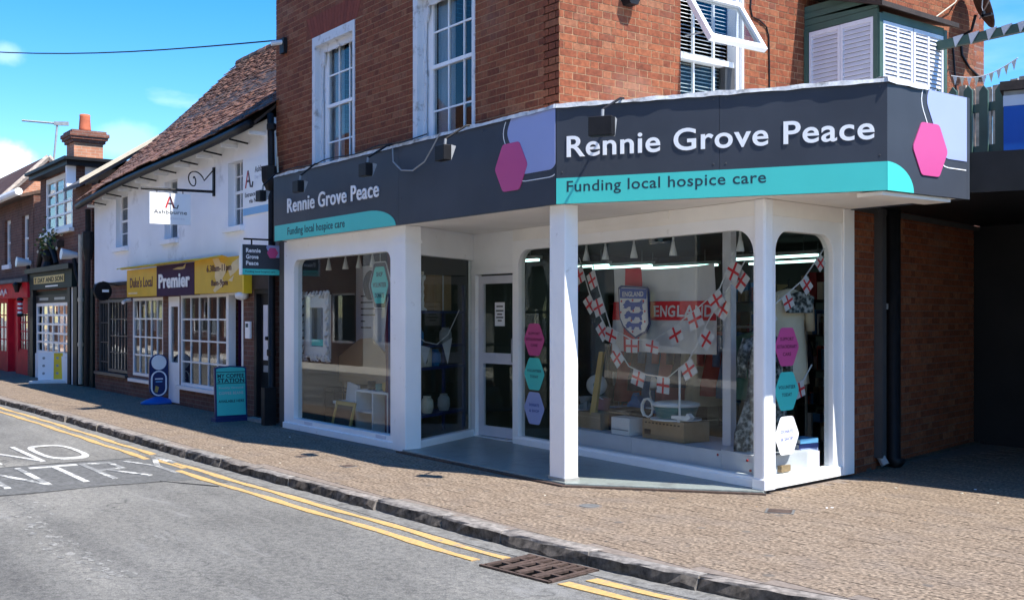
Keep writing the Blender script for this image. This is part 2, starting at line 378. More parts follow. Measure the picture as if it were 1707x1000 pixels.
        if parent is not None: o.parent = parent
        else: o.location = loc; WL[o.name] = loc
        if bevel:
            bv = o.modifiers.new('bevel', 'BEVEL'); bv.width = bevel; bv.segments = 2; bv.limit_method = 'ANGLE'; bv.angle_limit = R(40)
        tag(o, label, cat, group, kind)
        return o
def tag(o, label=None, cat=None, group=None, kind=None):
    if label: o['label'] = label
    if cat: o['category'] = cat
    if group: o['group'] = group
    if kind: o['kind'] = kind
    return o
def thing(name, label, cat, loc, group=None, kind=None):
    o = bpy.data.objects.new(name, None); COL.objects.link(o); o.location = loc; o.empty_display_size = .1
    WL[o.name] = Vector(loc); return tag(o, label, cat, group, kind)
def shared(name, me, loc_world, parent, rot=None):
    o = bpy.data.objects.new(name, me); COL.objects.link(o); o.parent = parent; o.location = Vector(loc_world) - rootloc(parent)
    if rot: o.rotation_euler = rot
    return o
W0 = Fr(0, 0, 0)

def text(s, fr, u0, u1, zb, h, n, mat, parent, name='lettering', depth=.004, bold=.0, res=3, tilt=None):
    """raised lettering: cap height h on baseline zb, spread from u0 to u1"""
    cu = bpy.data.curves.new(name, 'FONT'); cu.body = s; cu.resolution_u = res; cu.extrude = .5; cu.offset = bold; cu.space_character = 1.06
    o = bpy.data.objects.new(name, cu); COL.objects.link(o)
    dg = bpy.context.evaluated_depsgraph_get(); me = bpy.data.meshes.new_from_object(o.evaluated_get(dg))
    bpy.data.objects.remove(o); bpy.data.curves.remove(cu)
    xs = [v.co.x for v in me.vertices]; x0, x1 = min(xs), max(xs); k = (u1 - u0) / (x1 - x0); g = h / .729
    base = rootloc(parent); bm = bmesh.new(); bm.from_mesh(me); bpy.data.meshes.remove(me); bm.verts.ensure_lookup_table(); seen = set(); isl = []
    for v in bm.verts:                                             # letters, then words by the gaps between them
        if v.index in seen: continue
        st = [v]; seen.add(v.index); grp = []
        while st:
            q = st.pop(); grp.append(q)
            for e_ in q.link_edges:
                o2 = e_.other_vert(q)
                if o2.index not in seen: seen.add(o2.index); st.append(o2)
        isl.append((min(q.co.x for q in grp), max(q.co.x for q in grp), grp))
    isl.sort(key=lambda i: i[0]); words = []
    for i in isl:
        if words and i[0] - words[-1][1] < .17: words[-1][1] = max(words[-1][1], i[1]); words[-1][2] += i[2]
        else: words.append([i[0], i[1], list(i[2])])
    for wd_ in words:
        ids = {v.index: k_ for k_, v in enumerate(wd_[2])}; co = []
        for v in wd_[2]:
            x, y, z = v.co; uu = u0 + (x - x0) * k; zz = zb + y * g; nn = n + (z + .5) * depth
            co.append((tilt(uu, nn, zz) if tilt else fr.p(uu, nn, zz)) - base)
        fs = [tuple(ids[v.index] for v in f.verts) for f in bm.faces if f.verts[0].index in ids]
        w_ = bpy.data.meshes.new(name); w_.from_pydata(co, [], fs); w_.materials.append(MATS[mat])
        b = bpy.data.objects.new(name, w_); COL.objects.link(b); b.parent = parent
    bm.free()
def hexpoly(cu, cz, r, rnd=.06, clip=None, seg=4):
    """flat-topped hexagon with softened corners, optionally clipped to (u0,u1,z0,z1)"""
    P = [Vector((cu + r * math.cos(R(60 * k)), cz + r * math.sin(R(60 * k)))) for k in range(6)]; outp = []
    for k in range(6):
        a, b, c = P[k - 1], P[k], P[(k + 1) % 6]; d0 = (a - b).normalized(); d1 = (c - b).normalized(); l = rnd * r * 2
        for j in range(seg + 1):
            t = j / seg; q = (b + d0 * l) * (1 - t) ** 2 + b * 2 * t * (1 - t) + (b + d1 * l) * t ** 2; outp.append((q.x, q.y))
    if clip:
        def cl(pl, ax, lim, sgn):
            r_ = []
            for i in range(len(pl)):
                p, q = pl[i - 1], pl[i]; ip = (p[ax] - lim) * sgn <= 0; iq = (q[ax] - lim) * sgn <= 0
                if ip != iq:
                    t = (lim - p[ax]) / (q[ax] - p[ax]); r_.append((p[0] + (q[0] - p[0]) * t, p[1] + (q[1] - p[1]) * t))
                if iq: r_.append(q)
            return r_
        for ax, lim, sg in ((0, clip[0], -1), (0, clip[1], 1), (1, clip[2], -1), (1, clip[3], 1)): outp = cl(outp, ax, lim, sg)
    return outp
def cells(fr, u0, u1, z0, z1, holes, n0, n1):
    """a wall slab with rectangular openings"""
    us = sorted({u0, u1, *[min(max(v, u0), u1) for h in holes for v in h[:2]]}); zs = sorted({z0, z1, *[min(max(v, z0), z1) for h in holes for v in h[2:]]})
    mb = MB()
    for i in range(len(us) - 1):
        run = None
        for j in range(len(zs) - 1):
            cu, cz = (us[i] + us[i + 1]) / 2, (zs[j] + zs[j + 1]) / 2
            if any(h[0] < cu < h[1] and h[2] < cz < h[3] for h in holes):
                if run is not None: mb.box(fr, us[i], us[i + 1], n0, n1, run, zs[j]); run = None
            elif run is None: run = zs[j]
        if run is not None: mb.box(fr, us[i], us[i + 1], n0, n1, run, zs[-1])
    return mb
def flemish(u0, u1, z0, z1, holes, off=0.0, course=.075, s=.225, h=.1125):
    """brick rectangles of a wall in flemish bond, cut round the openings"""
    outb = []; j = 0; z = z0
    while z < z1 - .02:
        zt = min(z + course - .010, z1); spans = [(u0, u1)]
        for a, b, c, d in holes:
            if c < z + .04 < d:
                ns = []
                for p, q in spans:
                    if b <= p or a >= q: ns.append((p, q)); continue
                    if a > p: ns.append((p, a))
                    if b < q: ns.append((b, q))
                spans = ns
        for p, q in spans:
            u = u0 + off - (s + h) + (0 if j % 2 else (s + h) / 2); k = 0
            while u < q:
                wd = s if k % 2 == 0 else h; a, b = max(u + .005, p), min(u + wd - .005, q)
                if b - a > .03: outb.append((a, b, z, zt))
                u += wd; k += 1
        z += course; j += 1
    return outb
def lay_bricks(parent, fr, bl, mat, single=0, key=None, n0=-.02, name='brick'):
    """single = how many of the pieces (nearest first) are objects of their own"""
    if key: bl = sorted(bl, key=key)
    cache = {}
    for i, (a, b, c, d) in enumerate(bl[:single]):
        kk = (round(b - a, 3), round(d - c, 3))
        if kk not in cache:
            mb = MB().box(Fr(0, 0, math.degrees(math.atan2(fr.U.y, fr.U.x))), 0, b - a, n0, 0, 0, d - c, back=False)
            me = bpy.data.meshes.new(name); me.from_pydata(mb.v, [], mb.f); me.materials.append(MATS[mat]); cache[kk] = me
        shared(name, cache[kk], fr.p(a, random.uniform(-.0012, .0012), c), parent)
    mb = MB()
    for a, b, c, d in bl[single:]:
        j = random.uniform(-.0012, .0012); mb.box(fr, a, b, n0, j, c, d, back=False)
    if mb.v: mb.build(name + '_courses', mat, parent, kind='stuff', norm=False)

def sash(parent, fr, u0, u1, z0, z1, cols, rows, mat='white_paint', glass='glass_upper', depth=.05, frame=.05, bar=.022, meet=True, n=0.0, name='sash_window', room='room_dark', back=.5, label=None):
    """multi-paned window part: frame > glazing bars, panes, the dark of the room behind"""
    m = MB().ring(fr, (u0, u1, z0, z1), (u0 + frame, u1 - frame, z0 + frame, z1 - frame), .002, n - depth, n, 1)
    if meet: zm = (z0 + z1) / 2; m.box(fr, u0 + frame, u1 - frame, n - depth * .8, n - .006, zm - .022, zm + .022)
    wn = m.build(name, mat, parent, label=label)
    a, b, c, d = u0 + frame, u1 - frame, z0 + frame, z1 - frame; du, dz = (b - a) / cols, (d - c) / rows
    for k in range(1, cols): MB().box(fr, a + k * du - bar / 2, a + k * du + bar / 2, n - depth * .7, n - .010, c, d).build('glazing_bar', mat, wn)
    for k in range(1, rows):
        if meet and rows % 2 == 0 and k == rows // 2: continue
        MB().box(fr, a, b, n - depth * .66, n - .013, c + k * dz - bar / 2, c + k * dz + bar / 2).build('glazing_bar', mat, wn)
    for i in range(cols):
        for k in range(rows):
            t = random.uniform(-.0015, .0015)
            P = fr.p; x0, x1, y0, y1 = a + i * du + .004, a + (i + 1) * du - .004, c + k * dz + .004, c + (k + 1) * dz - .004; q = n - depth * .5
            tt = random.uniform(-.0025, .0025)
            MB().add([P(x0, q - .003 + t, y0), P(x1, q - .003 - t, y0), P(x1, q + .0 - t + tt, y0), P(x0, q + t + tt, y0), P(x0, q - .003 + t, y1), P(x1, q - .003 - t, y1), P(x1, q - t - tt, y1), P(x0, q + t - tt, y1)],
                     [(0, 1, 2, 3), (4, 7, 6, 5), (1, 5, 6, 2), (2, 6, 7, 3), (3, 7, 4, 0), (0, 4, 5, 1)]).build('pane', glass, wn, norm=False)
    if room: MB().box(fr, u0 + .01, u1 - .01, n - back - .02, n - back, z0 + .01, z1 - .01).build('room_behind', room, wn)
    return wn

# ---------------------------------------------------------------- ground, road, pavement
KP = [(-60, -2.9), (-30, -2.4), (-14.45, -2.1), (-10.5, -2.0), (-4.2, -1.95), (-1.8, -1.88), (.3, -1.79), (1.53, -1.75), (2.44, -1.68), (3.2, -1.57), (3.9, -1.42), (5, -1.1), (6.2, -.6), (7.5, .15), (9, 1.3), (12, 5), (15, 10)]
def ky(x):
    for (a, b), (c, d) in zip(KP, KP[1:]):
        if a <= x <= c: return b + (d - b) * (x - a) / (c - a)
    return KP[0][1] if x < KP[0][0] else KP[-1][1]
RZ = -.10
MB().wbox(-600, 600, -600, 600, -1.0, -.16).build('ground', 'concrete', kind='structure')
road = MB().plan([(-60, -9.4), (30, -9.4), (30, 12), (-60, 12)], -.15, RZ).build('road', 'asphalt', kind='structure')
# trench repair and the pale channel strip along the kerb
MB().plan([(-5.08, -5.6), (-5.12, -3.9), (-5.16, -2.5), (-5.0, -2.17), (-3.3, -2.12), (-2.5, -2.11), (-2.62, -2.25), (-3.02, -2.45), (-3.14, -2.8), (-3.12, -4.3), (-3.0, -5.6)], RZ - .02, RZ + .003).build('road_patch', 'asphalt_patch', road)
xs = [-34 + .5 * i for i in range(84)]
MB().plan([(x, ky(x) + .04) for x in xs] + [(x, ky(x) - .17 - .02 * math.sin(x * 2.1)) for x in reversed(xs)], RZ - .02, RZ + .004).build('channel_strip', 'asphalt_strip', road)
def seal(pts, wd=.03):                                                             # overbanding along the trench edges
    MB().tube([(x, y, RZ + .001) for x, y in pts], [wd * random.uniform(.5, 1.1) * .35 for _ in pts], 6).build('sealed_joint', 'crack_seal', road)
seal([(-5.12 - .02 * math.sin(k), -5.6 + .28 * k) for k in range(13)]); seal([(-3.12 + .03 * math.sin(k * 1.3), -5.6 + .26 * k) for k in range(12)]); seal([(-3.14 + .14 * k, -2.78 + .07 * k) for k in range(6)])
fp = [(-2.95, -4.12), (-2.2, -4.25), (-1.6, -4.31), (-1.0, -4.38), (-.5, -4.40), (0, -4.39), (.45, -4.36), (.8, -4.30)]
for k in range(110):                                                               # crumbled surface where a joint has fretted, in ragged scraps
    q = random.uniform(0, 6.99); i = int(q); f = q - i; cx, cy = fp[i][0] + (fp[i + 1][0] - fp[i][0]) * f, fp[i][1] + (fp[i + 1][1] - fp[i][1]) * f + random.gauss(0, .07); r_ = random.uniform(.012, .05)
    MB().plan([(cx + r_ * random.uniform(.7, 1.9) * math.cos(a), cy + r_ * random.uniform(.4, .8) * math.sin(a)) for a in [R(40 * j) for j in range(9)]], RZ - .01, RZ + .0008 + .00002 * k).build('fretted_scrap', 'road_fretted', road)
# double yellow lines
def yellow(off, x0, x1, mat='road_yellow', wid=.075):
    n = max(2, int((x1 - x0) / .25)); p = [x0 + (x1 - x0) * i / n for i in range(n + 1)]
    wob = lambda x: .012 * math.sin(x * 3.1) + .008 * math.sin(x * 7.7)
    MB().plan([(x, ky(x) - off + wid / 2 + wob(x)) for x in p] + [(x, ky(x) - off - wid / 2 + wob(x + .4)) for x in reversed(p)], RZ - .01, RZ + .007).build('yellow_line', mat, road)
for off, segs in ((.26, [(-34, -5.3), (-4.35, 1.80), (2.62, 8.0)]), (.455, [(-34, -4.9), (-3.75, 1.72), (2.58, 8.0)])):
    for a, b in segs: yellow(off - (.06 if b < -4 else 0), a, b)
yellow(.24, -5.0, -4.4, 'road_white_worn', .09); yellow(.33, -4.75, -3.9, 'road_yellow', .07)
# road lettering, read by drivers heading away down the street
def letter(strokes, yc, wd, xt, xb, mat='road_white', sw=.10, seg=14, outline=None):
    m = MB(); z1 = RZ + .0075
    def q(u, v): return (xb + (xt - xb) * v, yc + (u - .5) * wd)
    for (a, b, c, d) in strokes:
        p0, p1 = Vector(q(a, b)), Vector(q(c, d)); dd = (p1 - p0).normalized(); nn = Vector((-dd.y, dd.x))
        hw = sw / 2 * (1.0 if abs(dd.x) > .8 else 1.6)
        p0 -= dd * hw * .3; p1 += dd * hw * .3
        m.plan([tuple(p0 + nn * hw * .62), tuple(p1 + nn * hw * .62), tuple(p1 - nn * hw * .62), tuple(p0 - nn * hw * .62)], RZ - .01, z1); z1 += .0007
    m.build('road_letter', mat, road)
def letter_o(yc, wd, xt, xb, sw):
    m = MB(); k = 28; ou = []; inn = []
    for i in range(k):
        t = 2 * math.pi * i / k; c, s = math.cos(t), math.sin(t); f = (abs(c) ** 3.2 + abs(s) ** 3.2) ** (-1 / 3.2)
        cx = (xt + xb) / 2; hx = abs(xb - xt) / 2; ou.append((cx + hx * f * c, yc + wd / 2 * f * s)); inn.append((cx + (hx - sw * 1.5) * f * c, yc + (wd / 2 - sw * .62) * f * s))
    z = RZ + .0075
    vs = [(*p, z) for p in ou] + [(*p, z) for p in inn] + [(*p, RZ - .01) for p in ou]
    m.add(vs, [(i, (i + 1) % k, k + (i + 1) % k, k + i) for i in range(k)] + [(i, (i + 1) % k, 2 * k + (i + 1) % k, 2 * k + i) for i in range(k)])
    m.build('road_letter', 'road_white', road)
letter([(0, 0, 0, 1), (0, 1, 1, 0), (1, 0, 1, 1)], -3.62, .46, -7.05, -5.45)
letter_o(-3.03, .52, -7.05, -5.45, .105)
letter([(0, 0, 0, 1), (0, 0, .9, 0), (0, .5, .75, .5), (0, 1, .9, 1)], -4.55, .34, -4.95, -3.55)
letter([(0, 0, 0, 1), (0, 1, 1, 0), (1, 0, 1, 1)], -3.95, .38, -4.95, -3.55, 'road_white_worn')
letter([(.5, 0, .5, 1), (0, 1, 1, 1)], -3.40, .46, -4.90, -3.55)
letter([(0, 0, 0, 1), (0, 1, .8, .95), (.8, .95, .8, .55), (.8, .55, 0, .5), (.3, .5, 1, 0)], -2.92, .36, -4.90, -3.60, 'road_white_worn')
letter([(.5, 0, .5, .5), (.5, .5, 0, 1), (.5, .5, 1, 1)], -2.45, .34, -4.85, -3.6, 'road_white_worn')
# gully grate
gr = thing('drain_grate', 'rusty iron gully grate in the gutter between the yellow lines', 'drain grate', (2.15, -2.0, RZ))
GF = Fr(2.17, -1.99, 7)
def gbar(u0, u1, y0, y1, h=.008): MB().box(GF, u0, u1, -y1, -y0, RZ - .03, RZ + h).build('bar', 'iron_rust', gr)
MB().box(GF, -.33, .33, -.24, .24, RZ - .05, RZ + .004).build('pit_shade', 'shade_black', gr)  # flat black slab painted as the dark under the bars, no hole
for v in (-.24, .215): MB().box(GF, -.33, .33, v, v + .025, RZ - .03, RZ + .014).build('frame', 'iron_rust', gr)
for u in (-.33, .305): MB().box(GF, u, u + .025, -.24, .24, RZ - .03, RZ + .011).build('frame', 'iron_rust', gr)
for k in range(8):
    u = -.27 + k * .078
    MB().add([GF.p(u, -.215, RZ + .020), GF.p(u + .03, -.215, RZ + .018), GF.p(u + .03 + (.03 if k % 2 else -.03), .215, RZ + .018), GF.p(u + (.03 if k % 2 else -.03), .215, RZ + .020),
              GF.p(u, -.215, RZ - .03), GF.p(u + .03, -.215, RZ - .03), GF.p(u + .03 + (.03 if k % 2 else -.03), .215, RZ - .03), GF.p(u + (.03 if k % 2 else -.03), .215, RZ - .03)],
             [(0, 1, 2, 3), (0, 1, 5, 4), (1, 2, 6, 5), (2, 3, 7, 6), (3, 0, 4, 7)]).build('bar', 'iron_rust', gr)
for v in (-.09, .07): MB().box(GF, -.305, .305, v, v + .025, RZ - .03, RZ + .017).build('cross_bar', 'iron_rust', gr)

# pavement bed, pavers, kerb
xs = [-60 + .5 * i for i in range(146)]
pav = MB().plan([(x, ky(x) + .10) for x in xs] + [(12.5, 8), (-60, 8)], -.14, -.003).build('pavement', 'paver_joint', kind='structure')
def on_pavement(x, y):
    if y < ky(x) + .19: return False
    if x < -6.35: return y < .10
    if x < .05: return y < -.06
    if x < 1.45: return y < -.06 + (x - .05) * .80 or (x > 1.0 and y > 2.72)
    if y > 2.6: return x > 1.0 and y < 6.4
    return y < 2.7
pl = []; j = 0; y = -2.3
while y < 6.4:
    x = -26.0 + (.105 if j % 2 else 0) + random.uniform(-.01, .01)
    while x < 7.0:
        if on_pavement(x + .1, y + .05) and (y < 1.0 or x < 6.5): pl.append((x, y))
        x += .2075
    y += .1045; j += 1
CP = Vector((7.9, -6.42))
def pav_key(p):
    d = Vector((p[0], p[1])) - CP; f = d.dot(Vector((-.8059, .592))); r = d.dot(Vector((.592, .8059)))
    vis = abs(r / f) < .47 and 1.6 / f * 1800 < 472 if f > 0 else False
    return (0 if vis else 1, d.length)
pl.sort(key=pav_key)
mb = MB().wbox(0, .2055, 0, .1028, -.03, 0); me = bpy.data.meshes.new('paver'); me.from_pydata(mb.v, [], mb.f); me.materials.append(MATS['paver'])
for x, y in pl[:300]: shared('paver', me, (x, y, random.uniform(-.0015, .0015)), pav, (random.uniform(-.006, .006), random.uniform(-.004, .004), random.uniform(-.008, .008)))
mb = MB()
for x, y in pl[300:]:
    z = random.uniform(-.0015, .0015); t = random.uniform(-.0008, .0008)
    mb.add([(x, y, z), (x + .2055, y, z + t), (x + .2055, y + .1028, z + t), (x, y + .1028, z), (x, y, -.03), (x + .2055, y, -.03), (x + .2055, y + .1028, -.03), (x, y + .1028, -.03)],
           [(0, 1, 2, 3), (0, 4, 5, 1), (1, 5, 6, 2), (2, 6, 7, 3), (3, 7, 4, 0)])
mb.build('paver_field', 'paver', pav, kind='stuff', norm=False)
kerb = thing('kerb', None, None, (0, -1.9, 0), kind='structure')
x = -30.0
while x < 8.5:
    l = random.uniform(.72, 1.05) if x > -12 else 1.0; x1 = x + l - random.uniform(.006, .014); m = MB(); vs = []; n = 8
    hgt = random.uniform(-.006, .008); push = random.uniform(-.012, .010)
    for i in range(n + 1):
        xx = x + (x1 - x) * i / n; yy = ky(xx); e = .010 if i in (0, n) else 0
        jj = lambda s: random.uniform(-s, s)
        vs += [(xx, yy + push + e * .6 + jj(.010), -.17), (xx, yy + push + e * .7 - .004 + jj(.016), -.075 + jj(.02)), (xx, yy + push + e + .004 + jj(.012), -.016 + jj(.006) - e * .5), (xx, yy + push + .014 + e + jj(.008), hgt - e * .25 + jj(.0015)), (xx, yy + .16, hgt - .001 - e * .2), (xx, yy + .16, -.17)]
    fs = [tuple(range(6)), tuple(range(n * 6, n * 6 + 6))]
    for i in range(n):
        for k in range(5): fs.append((i * 6 + k, i * 6 + k + 1, i * 6 + 7 + k, i * 6 + 6 + k))
    ks = m.add(vs, fs).build('kerb_stone', 'kerb_stone', kerb); ks.data.materials.append(MATS['kerb_face_shade'])
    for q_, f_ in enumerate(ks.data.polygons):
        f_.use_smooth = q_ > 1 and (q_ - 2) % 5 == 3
        if q_ > 1 and (q_ - 2) % 5 < 2: f_.material_index = 1  # darker shade tone on the road-side faces
    x += l
# opposite pavement (behind the camera, seen in the glass, made pale to bounce light)
MB().plan([(-60, -9.4), (30, -9.4), (30, -7.5), (-60, -7.5)], -.14, 0).build('opposite_pavement', 'cream_bounce', kind='structure')
def cover(name, label, cat, x, y, r, ang=0, square=False):
    t = thing(name, label, cat, (x, y, 0))
    if square:
        f = Fr(x, y, ang); MB().box(f, -r * 1.15, r * 1.15, -r, r, -.02, .004).build('frame', 'iron_grey', t); MB().box(f, -r * .95, r * .95, -r * .8, r * .8, -.02, .007).build('lid', 'iron_rust', t)
    else:
        MB().lathe((x, y, -.02), [(r * 1.3, 0), (r * 1.3, .022)], 24).build('surround', 'paver_joint', t); MB().lathe((x, y, -.02), [(r, 0), (r, .026), (r * .9, .028)], 24).build('lid', 'iron_grey', t)
cover('access_cover', 'small round grey metal cover set in the pavement before the white pillar', 'cover', .99, -.54, .085)
cover('inspection_cover', 'small rusty square cover in the pavement near the corner post', 'cover', 2.10, .55, .10, 35, True)
cover('stop_tap_cover', 'small dark square tap cover in the shaded pavement before the left window', 'cover', -2.35, -1.05, .07, 5, True)
cover('tap_lid', 'small dark iron lid in the pavement below the floodlit fascia', 'cover', -3.35, -1.1, .06, 12, True)
for k in range(26):
    x, y = random.choice([(random.uniform(.9, 2.6), random.uniform(2.4, 3.0)), (random.uniform(1.4, 3.5), random.uniform(.4, 2.4)), (random.uniform(-6, 3), random.uniform(-1.6, -.3))])
    if on_pavement(x, y): MB().lathe((x, y, 0), [(.012, 0), (.010, .004), (.002, .006)], 5, sx=random.uniform(.6, 1.6)).build('litter', random.choice(['cloth_cream', 'cardboard', 'sign_white']), label='tiny scrap of litter on the pavement', cat='litter', group='litter scraps on the pavement')

# ---------------------------------------------------------------- brick corner building
bb = thing('brick_building', 'tall red brick corner building with peeling white sash windows above the corner shop', 'building', (-3.7, 4.0, 0))
FL = Fr(0, .23, 0); FG = Fr(-.37, 0, 90)
XL, HT = -7.05, 7.75
WA = [(-5.82, -4.59, 3.42, 5.43), (-3.12, -1.83, 3.42, 5.45)]
WG = [(1.90, 2.90, 3.45, 5.62)]
cells(FL, XL, -.37 - .0045, 2.70, HT, WA, -.26, -.0035).build('wall', 'mortar', bb)
cells(FG, .23 + .26, 7.85, 2.70, HT, WG, -.26, -.0035).build('wall', 'mortar', bb)
MB().box(FG, .23 + .0035, .23 + .26, -.26, -.0035, 2.70, HT).build('wall', 'mortar', bb)
MB().wbox(XL, -.37, 7.6, 7.85, 0, HT).build('wall', 'brick_far', bb)
MB().wbox(XL, XL + .22, .47, 7.6, 0, HT).build('wall', 'brick_far', bb)
MB().wbox(XL, -.36, .22, 7.9, HT, HT + .06).build('roof', 'slate', bb)
MB().wbox(XL + .22, -.63, .49, 7.6, 2.72, 2.9).build('floor_slab', 'room_dark', bb)
arch = (-6.03, -4.38, 5.43, 5.74)
lay_bricks(bb, FL, flemish(XL, -.372, 3.33, 6.9, WA + [arch, (-3.33, -1.62, 5.45, 5.76)], .04), 'brick')
gb = flemish(.235, 7.85, 3.33, 6.9, WG + [(3.96, 5.27, 3.2, 5.06)], .0)
def gk(b):
    cu, cz = (b[0] + b[1]) / 2, (b[2] + b[3]) / 2
    vis = 3.55 < cz < 4.72 + .115 * cu and not (2.9 < cu < 5.3 and cz < 4.2)
    return (0 if vis else 1, cu)
lay_bricks(bb, FG, gb, 'brick', 300, gk)
for x0, x1 in ((-5.82, -4.59), (-3.12, -1.83)):                                   # flat arches of rubbed brick
    k = 17
    for xa, xb, xc in ((x0 - .21, x0 - .055, x0 - .205), (x1 + .21, x1 + .055, x1 + .205)):
        MB().prism(FL, [(xa, 5.44), (xb, 5.44), (xc, 5.735), (xa, 5.735)], -.05, 0).build('skewback_brick', 'brick', bb)
    for i in range(k):
        a0, a1 = i / k, (i + 1) / k; w0, w1 = x0 - .05, x1 + .05; t0, t1 = x0 - .2, x1 + .2; g = .0035
        MB().prism(FL, [(w0 + (w1 - w0) * a0 + g, 5.44), (w0 + (w1 - w0) * a1 - g, 5.44), (t0 + (t1 - t0) * a1 - g, 5.735), (t0 + (t1 - t0) * a0 + g, 5.735)], -.05, .001).build('voussoir', 'brick_rubbed', bb)

def wavy(fr, edge, n0, n1, name, par, mat='white_peeling'): MB().prism(fr, edge, n0, n1).build(name, mat, par)
for wi, (x0, x1, z0, z1) in enumerate(WA):
    wn = MB().ring(FL, (x0, x1, z0, z1), (x0 + .10, x1 - .05, z0 + .05, z1 - .13), .002, -.10, .015, 1).build('sash_window', 'white_peeling', bb, bevel=.004)
    # reveals
    MB().box(FL, x0 + .012, x0 + .03, -.30, -.10, z0, z1).build('reveal', 'white_peeling', wn); MB().box(FL, x1 - .03, x1 - .012, -.30, -.10, z0, z1).build('reveal', 'white_peeling', wn)
    MB().box(FL, x0 + .03, x0 + .16, -.16, -.105, z0, z1 - .2).build('lining', 'white_peeling', wn)
    # scalloped pelmet and shaped side boards
    ze = z1 - .13; e = [(x0 + .10, ze), (x0 + .10, ze - .30)]
    for k in range(9):
        t = k / 8; e.append((x0 + .10 + .12 * math.sin(t * math.pi / 2) + .012 * math.sin(k * 2.2), ze - .30 + .20 * t ** 2))
    for k in range(15):
        t = k / 14; e.append((x0 + .24 + (x1 - x0 - .42) * t, ze - .085 - .018 * abs(math.sin(t * math.pi * 4))))
    for k in range(6):
        t = k / 5; e.append((x1 - .13 + .08 * t, ze - .12 - .17 * t))
    e += [(x1 - .05, ze)]
    wavy(FL, e, -.09, -.065, 'pelmet', wn)
    wavy(FL, [(x0 + .10, z0), (x0 + .155, z0), (x0 + .15, 3.9), (x0 + .165, 4.35), (x0 + .14, 4.7), (x0 + .16, ze - .28), (x0 + .10, ze - .28)], -.088, -.068, 'side_board', wn)
    fr = FL; a, b, c, d = x0 + .22, x1 - .05, z0 + .05, z1 - .13; n = -.115; cols, rows = 3, 4
    MB().ring(fr, (a - .07, b, c, d), (a + .03, b - .03, c + .03, d - .03), .002, n - .05, n, 1).build('sash_frame', 'white_paint', wn)
    zm = 4.46 if wi == 0 else 4.50
    MB().box(fr, a, b, n - .05, n + .012, zm - .022, zm + .022).build('meeting_rail', 'white_paint', wn)
    du = (b - a - .06) / cols
    for k in range(1, cols): MB().box(fr, a + .03 + k * du - .010, a + .03 + k * du + .010, n - .03, n - .004, c, d).build('glazing_bar', 'white_paint', wn)
    zr = [c + .03, (c + zm) / 2, zm, (zm + d) / 2, d - .03]
    for k in (1, 3): MB().box(fr, a + .03, b - .03, n - .028, n - .007, zr[k] - .010, zr[k] + .010).build('glazing_bar', 'white_paint', wn)
    for i in range(cols):
        for k in range(rows):
            t = random.uniform(-.003, .003); u0_, u1_ = a + .03 + i * du + .003, a + .03 + (i + 1) * du - .003
            MB().add([fr.p(u0_, n - .022 + t, zr[k] + .003), fr.p(u1_, n - .022 - t, zr[k] + .003), fr.p(u1_, n - .022 - t, zr[k + 1] - .003), fr.p(u0_, n - .022 + t, zr[k + 1] - .003), fr.p(u0_, n - .019 + t, zr[k] + .003), fr.p(u1_, n - .019 - t, zr[k] + .003), fr.p(u1_, n - .019 - t, zr[k + 1] - .003), fr.p(u0_, n - .019 + t, zr[k + 1] - .003)],
                     [(0, 1, 2, 3), (4, 7, 6, 5), (0, 1, 5, 4), (1, 2, 6, 5), (2, 3, 7, 6), (3, 0, 4, 7)]).build('pane', 'glass_upper', wn)
    def curtain(ua, ub, nn, za, zb):
        m = MB(); k = 26; vs = []
        for i in range(k + 1):
            u = ua + (ub - ua) * i / k; dd = .022 * math.sin(i * 1.35) + .01 * math.sin(i * 2.9)
            vs += [fr.p(u, nn + dd, za), fr.p(u, nn + dd, zb), fr.p(u, nn + dd - .004, za), fr.p(u, nn + dd - .004, zb)]
        m.add(vs, [(4 * i, 4 * i + 4, 4 * i + 5, 4 * i + 1) for i in range(k)] + [(4 * i + 2, 4 * i + 6, 4 * i + 7, 4 * i + 3) for i in range(k)]).build('curtain', 'flag_white', wn, smooth=True, norm=False)
    curtain(a - .02, a + (.30 if wi else .24), n - .12, c, d)
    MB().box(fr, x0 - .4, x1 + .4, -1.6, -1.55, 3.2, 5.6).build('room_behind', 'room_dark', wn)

# gable window: fixed lights below, top-hung vent standing open, venetian blind inside
y0, y1, z0, z1 = 1.90, 2.90, 3.45, 5.62
gw = MB().ring(FG, (y0, y1, z0, z1), (y0 + .035, y1 - .085, z0 + .05, z1 - .05), .002, -.17, -.035, 1).build('vent_window', 'white_gloss', bb)
MB().box(FG, y1 - .035, y1 - .003, -.10, .006, z0, z1).build('edge_trim', 'white_gloss', gw)
MB().box(FG, y0 + .03, y1 - .12, -.16, -.045, 4.375, 4.435).build('transom', 'white_gloss', gw)
for u in (2.22, 2.54):
    for a, b in ((3.5, 4.375), (4.435, 5.57)): MB().box(FG, u - .012, u + .012, -.145, -.115, a, b).build('glazing_bar', 'white_gloss', gw)
for u0_, u1_ in ((1.937, 2.208), (2.232, 2.528), (2.552, 2.81)):
    MB().box(FG, u0_, u1_, -.128, -.124, 3.5, 4.37).build('pane', 'glass', gw)
MB().box(FG, y1 - .24, y1 - .085, -.155, -.06, 3.5, 4.375).build('side_panel', 'grey_frame', gw)
